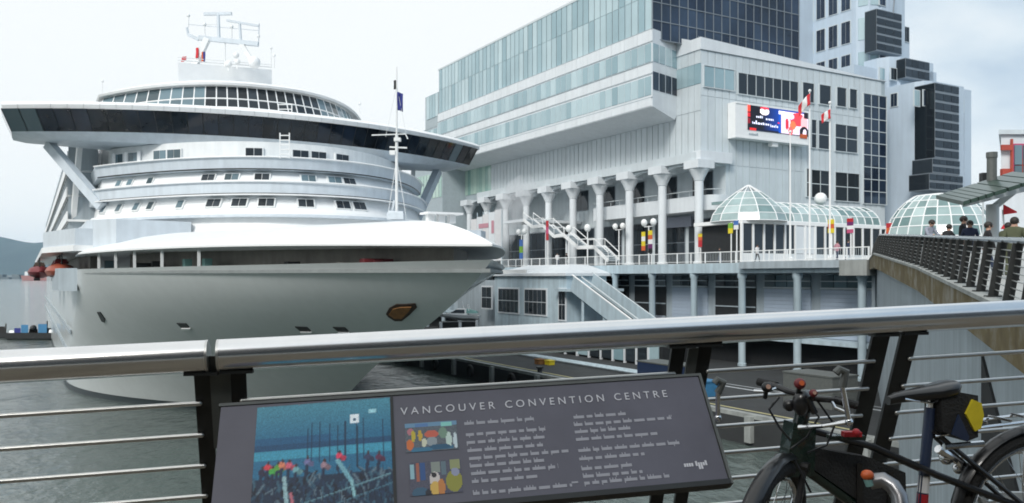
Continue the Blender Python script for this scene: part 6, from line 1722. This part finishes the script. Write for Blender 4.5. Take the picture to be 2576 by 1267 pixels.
# rear rack, fender, fittings
def fender(nm, ctr, fn, a0, a1):
    rows = []
    for k in range(25):
        a = R(a0 + (a1 - a0) * k / 24); r = .358
        rows.append([fn(ctr[0] + (r + dz) * math.cos(a), y, ctr[2] + (r + dz) * math.sin(a)) for y, dz in ((-.028, -.012), (-.018, 0), (0, .004), (.018, 0), (.028, -.012), (.018, -.004), (0, -.001), (-.018, -.004))])
    mb = MB(); mb.loft(rows); return part(nm, mb, M['bikeblack'], bike, smooth=True, ang=50)
fender('rear_fender', REAR, K, 10, 190); fender('front_fender', FA, Q, 20, 140)
mb = MB()
for y in (-.055, .055): mb.path([K(.43, y * .4, .70), K(.26, y, .725), K(-.30, y, .745)], .006, 6); mb.tube(K(-.22, y, .742), K(-.01, y * 1.1, .36), .005, 6); mb.tube(K(-.02, y, .738), K(.0, y * 1.1, .36), .005, 6)
for x in (.24, .14, .04, -.06, -.18, -.30): mb.tube(K(x, -.055, .74), K(x, .055, .74), .005, 6)
part('rear_rack', mb, M['chrome'], bike)
mb = MB(); mb.tube(K(.38, -.03, .64), K(.28, -.04, .58), .016, 8); mb.tube(K(.40, .03, .66), K(.24, .03, .66), .012, 8); mb.tube(K(.36, -.04, .69), K(.27, -.03, .54), .010, 8); mb.ball(K(.33, -.05, .60), .028, 8, 6); mb.ball(K(.28, -.05, .555), .022, 8, 6); part('rear_lock', mb, M['chrome'], bike, smooth=True)
mb = MB(); mb.tube(K(.17, -.06 * 1, .42), K(.24, -.05, .50), .02, 8); mb.box(K(.06, -.05, .43), (.10, .02, .035)); part('rear_reflector', mb, M['frame'], bike)
mb = MB(); mb.box(K(-.09, -.05, .50), (.11, .01, .014)); mb.box(K(-.07, -.05, .36), (.10, .01, .014)); part('spoke_reflector', mb, M['lamp'], bike)
mb = MB(); mb.tube(K(.480, 0, .42), K(.471, 0, .49), .0205, 10); part('sticker', mb, M['red'], bike)
mb = MB(); mb.tube(K(.4705, 0, .495), K(.462, 0, .555), .0205, 10); part('sticker', mb, M['flagwhite'], bike)
# cranks
mb = MB(); mb.lathe((0, 0, 0), [(.09, -.003), (.09, .003)], 28)
cx_ = K(.50, .06, .29); rotc = Matrix((fx, fz, fy)).transposed()
mb.v = [tuple(rotc @ Vector(v) + K(.50, .05 * sgn, .29)) for v in mb.v]; ch = part('chainring', mb, M['chrome'], bike)
mb = MB(); mb.bar(K(.50, .07 * sgn, .29), K(.60, .075 * sgn, .42), .022, .014); part('crank', mb, M['chrome'], bike)
mb = MB(); mb.box(K(.61, .12 * sgn, .43), (.10, .09, .025)); part('pedal', mb, M['rubber'], bike)
mb = MB(); mb.bar(K(.50, -.07 * sgn, .29), K(.41, -.075 * sgn, .15), .022, .014); part('crank', mb, M['chrome'], bike)
# fork, stem, handlebar (steered)
for y in (-.055, .055):
    mb = MB(); mb.path([Q(.985, y * .8, .63), Q(1.04, y, .50), Q(1.13, y, .345)], .012, 8); part('fork_leg', mb, M['bikeblack'], bike, smooth=True)
mb = MB(); mb.tube(Q(.985, -.06, .645), Q(.985, .06, .645), .016, 8); part('fork_crown', mb, M['bikeblack'], bike, smooth=True)
mb = MB(); mb.path([Q(.93, 0, .83), Q(.915, 0, .885), Q(.96, 0, .885)], .015, 10); part('stem', mb, M['bikeblack'], bike, smooth=True)
hbp = [(.925, -.17, .885), (.945, -.11, .892), (.96, -.05, .885), (.96, .05, .885), (.945, .11, .892), (.925, .17, .885)]
mb = MB(); mb.path([Q(*p) for p in hbp], .011, 10); hbar = part('handlebar', mb, M['bikeblack'], bike, smooth=True)
for s in (-1, 1):
    mb = MB(); mb.tube(Q(.922, .175 * s, .884), Q(.942, .10 * s, .891), .0145, 10); part('grip', mb, M['rubber'], hbar, smooth=True)
    mb = MB(); mb.path([Q(.945, .09 * s, .89), Q(.985, .12 * s, .875), Q(.98, .165 * s, .865)], .006, 6); part('brake_lever', mb, M['chrome'], hbar)
# chrome mirror stalks at the bar ends
for (px, y0, y1, d, x1) in ((2112, 936, 1062, 2.76, 2136), (1806, 962, 1052, 3.02, 1806)):
    a, b = at(px, y0, d), at(x1, y1, d + .02)
    mb = MB(); mb.tube(a + (b - a) * .25, b, .0085, 10); mb.ball(b, .014, 8, 6); o_ = part('mirror_stalk', mb, M['chrome'], hbar, smooth=True)
    mb = MB(); mb.path([a + Vector((-.012, 0, -.005)), a + Vector((0, 0, .008)), a + Vector((.02, 0, 0)), a + (b - a) * .3], .014, 10); part('mirror_head', mb, M['ironlt'], hbar, smooth=True)
    nrm_ = hbp[0] if px < 2000 else hbp[-1]
mb = MB(); mb.tube(at(2136, 1062, 2.78), at(2070, 1072, 2.83), .008, 8); mb.tube(at(2070, 1072, 2.83), at(2010, 1076, 2.90), .008, 8); part('mirror_bracket', mb, M['chrome'], hbar, smooth=True)
# bells, lights, cables
for (px, py, d, r, mm, nm) in ((1929, 975, 2.90, .019, 'dark', 'bell'), (2012, 966, 2.86, .020, 'darkred', 'front_light'), (2046, 990, 2.84, .014, 'darkred', 'bell'), (2090, 1025, 2.85, .001, 'dark', 'knob')):
    if r < .01: continue
    p = at(px, py, d); mb = MB(); mb.ball(p, r, 14, 9, (1, 1, .95)); o_ = part(nm, mb, M[mm], hbar, smooth=True)
    mb = MB(); mb.tube(p + Vector((0, -r * .9, r * .2)), p + Vector((0, -r * 1.05, r * .25)), r * .45, 10); part('lens', mb, M['orange' if nm == 'front_light' else 'skin'], hbar, smooth=True)  # on the bells this pinkish disc is a painted highlight, not a lens
    mb = MB(); mb.tube(p, p + Vector((0, .02, -r * 2.1)), .008, 8); part('clamp', mb, M['dark'], hbar)
mb = MB(); mb.ball(at(2018, 1015, 2.88), .035, 10, 8, (1, .8, 1.3)); mb.ball(at(1985, 1020, 2.9), .022, 8, 6); mb.tube(at(2030, 1000, 2.86), at(2050, 1040, 2.86), .012, 8); part('basket_mount', mb, M['bikeblack'], bike, smooth=True)
for pts in (((1960, 1000), (1935, 1030), (1960, 1075), (1990, 1110)), ((2020, 1000), (2060, 1050), (2030, 1100), (1990, 1130)), ((2050, 1000), (2100, 1070), (2080, 1120), (2030, 1140)), ((1990, 1140), (2010, 1180), (2040, 1240))):
    mb = MB(); P_ = [at(x, y, 2.9 - .02 * i) for i, (x, y) in enumerate(pts)]
    cv = []
    for i in range(len(P_) - 1):
        for k in range(5): cv.append(P_[i].lerp(P_[i + 1], k / 5))
    cv.append(P_[-1]); mb.path(cv, .004, 6); part('cable', mb, M['bikeblack'], bike)
mb = MB(); p = at(2142, 1092, 2.86); mb.box(p, (.06, .03, .016)); mb.ball(p + Vector((.012, -.01, .006)), .014, 8, 6); part('tail_light', mb, M['red'], bike)
mb = MB(); mb.box(at(2128, 1100, 2.88), (.12, .04, .014)); part('frame_pump', mb, M['bikegreen'], bike)
# orange-capped bottle and chrome horn low in front
hn = thing('drink_bottle', 'grey metal bottle with an orange cap low beside the bicycle crank', 'bottle', at(2230, 1250, 2.75))
a, b = at(2205, 1215, 2.72), at(2262, 1262, 2.68)
mb = MB(); mb.path([at(2190, 1212, 2.74), at(2222, 1208, 2.72), at(2246, 1224, 2.70), at(2262, 1250, 2.68), at(2268, 1290, 2.66)], .026, 12); part('body', mb, M['pewter'], hn, smooth=True)
mb = MB(); mb.ball(at(2182, 1196, 2.72), .019, 12, 8, (1.1, 1, .9)); part('cap', mb, M['orange'], hn, smooth=True)
mb = MB(); mb.tube(at(2182, 1204, 2.72), at(2188, 1222, 2.72), .013, 10); part('neck', mb, M['canopycloth'], hn, smooth=True)
# ------------------------------------------------------------------ harbour haze
HZ = True
if HZ:
    mb = MB(); mb.box((-1500, 4600, 224), (15500, 9800, 454))
    me = mb.mesh('haze'); hm = bpy.data.materials.new('haze'); hm.use_nodes = True
    hm.node_tree.nodes.remove(hm.node_tree.nodes['Principled BSDF'])
    pv = hm.node_tree.nodes.new('ShaderNodeVolumePrincipled'); pv.inputs['Color'].default_value = (.55, .78, 1.0, 1); pv.inputs['Density'].default_value = 0.00005; pv.inputs['Anisotropy'].default_value = .2
    hm.node_tree.links.new(pv.outputs[0], hm.node_tree.nodes['Material Output'].inputs['Volume'])
    me.materials.append(hm); ho = bpy.data.objects.new('haze', me); C.objects.link(ho); ho['kind'] = 'stuff'
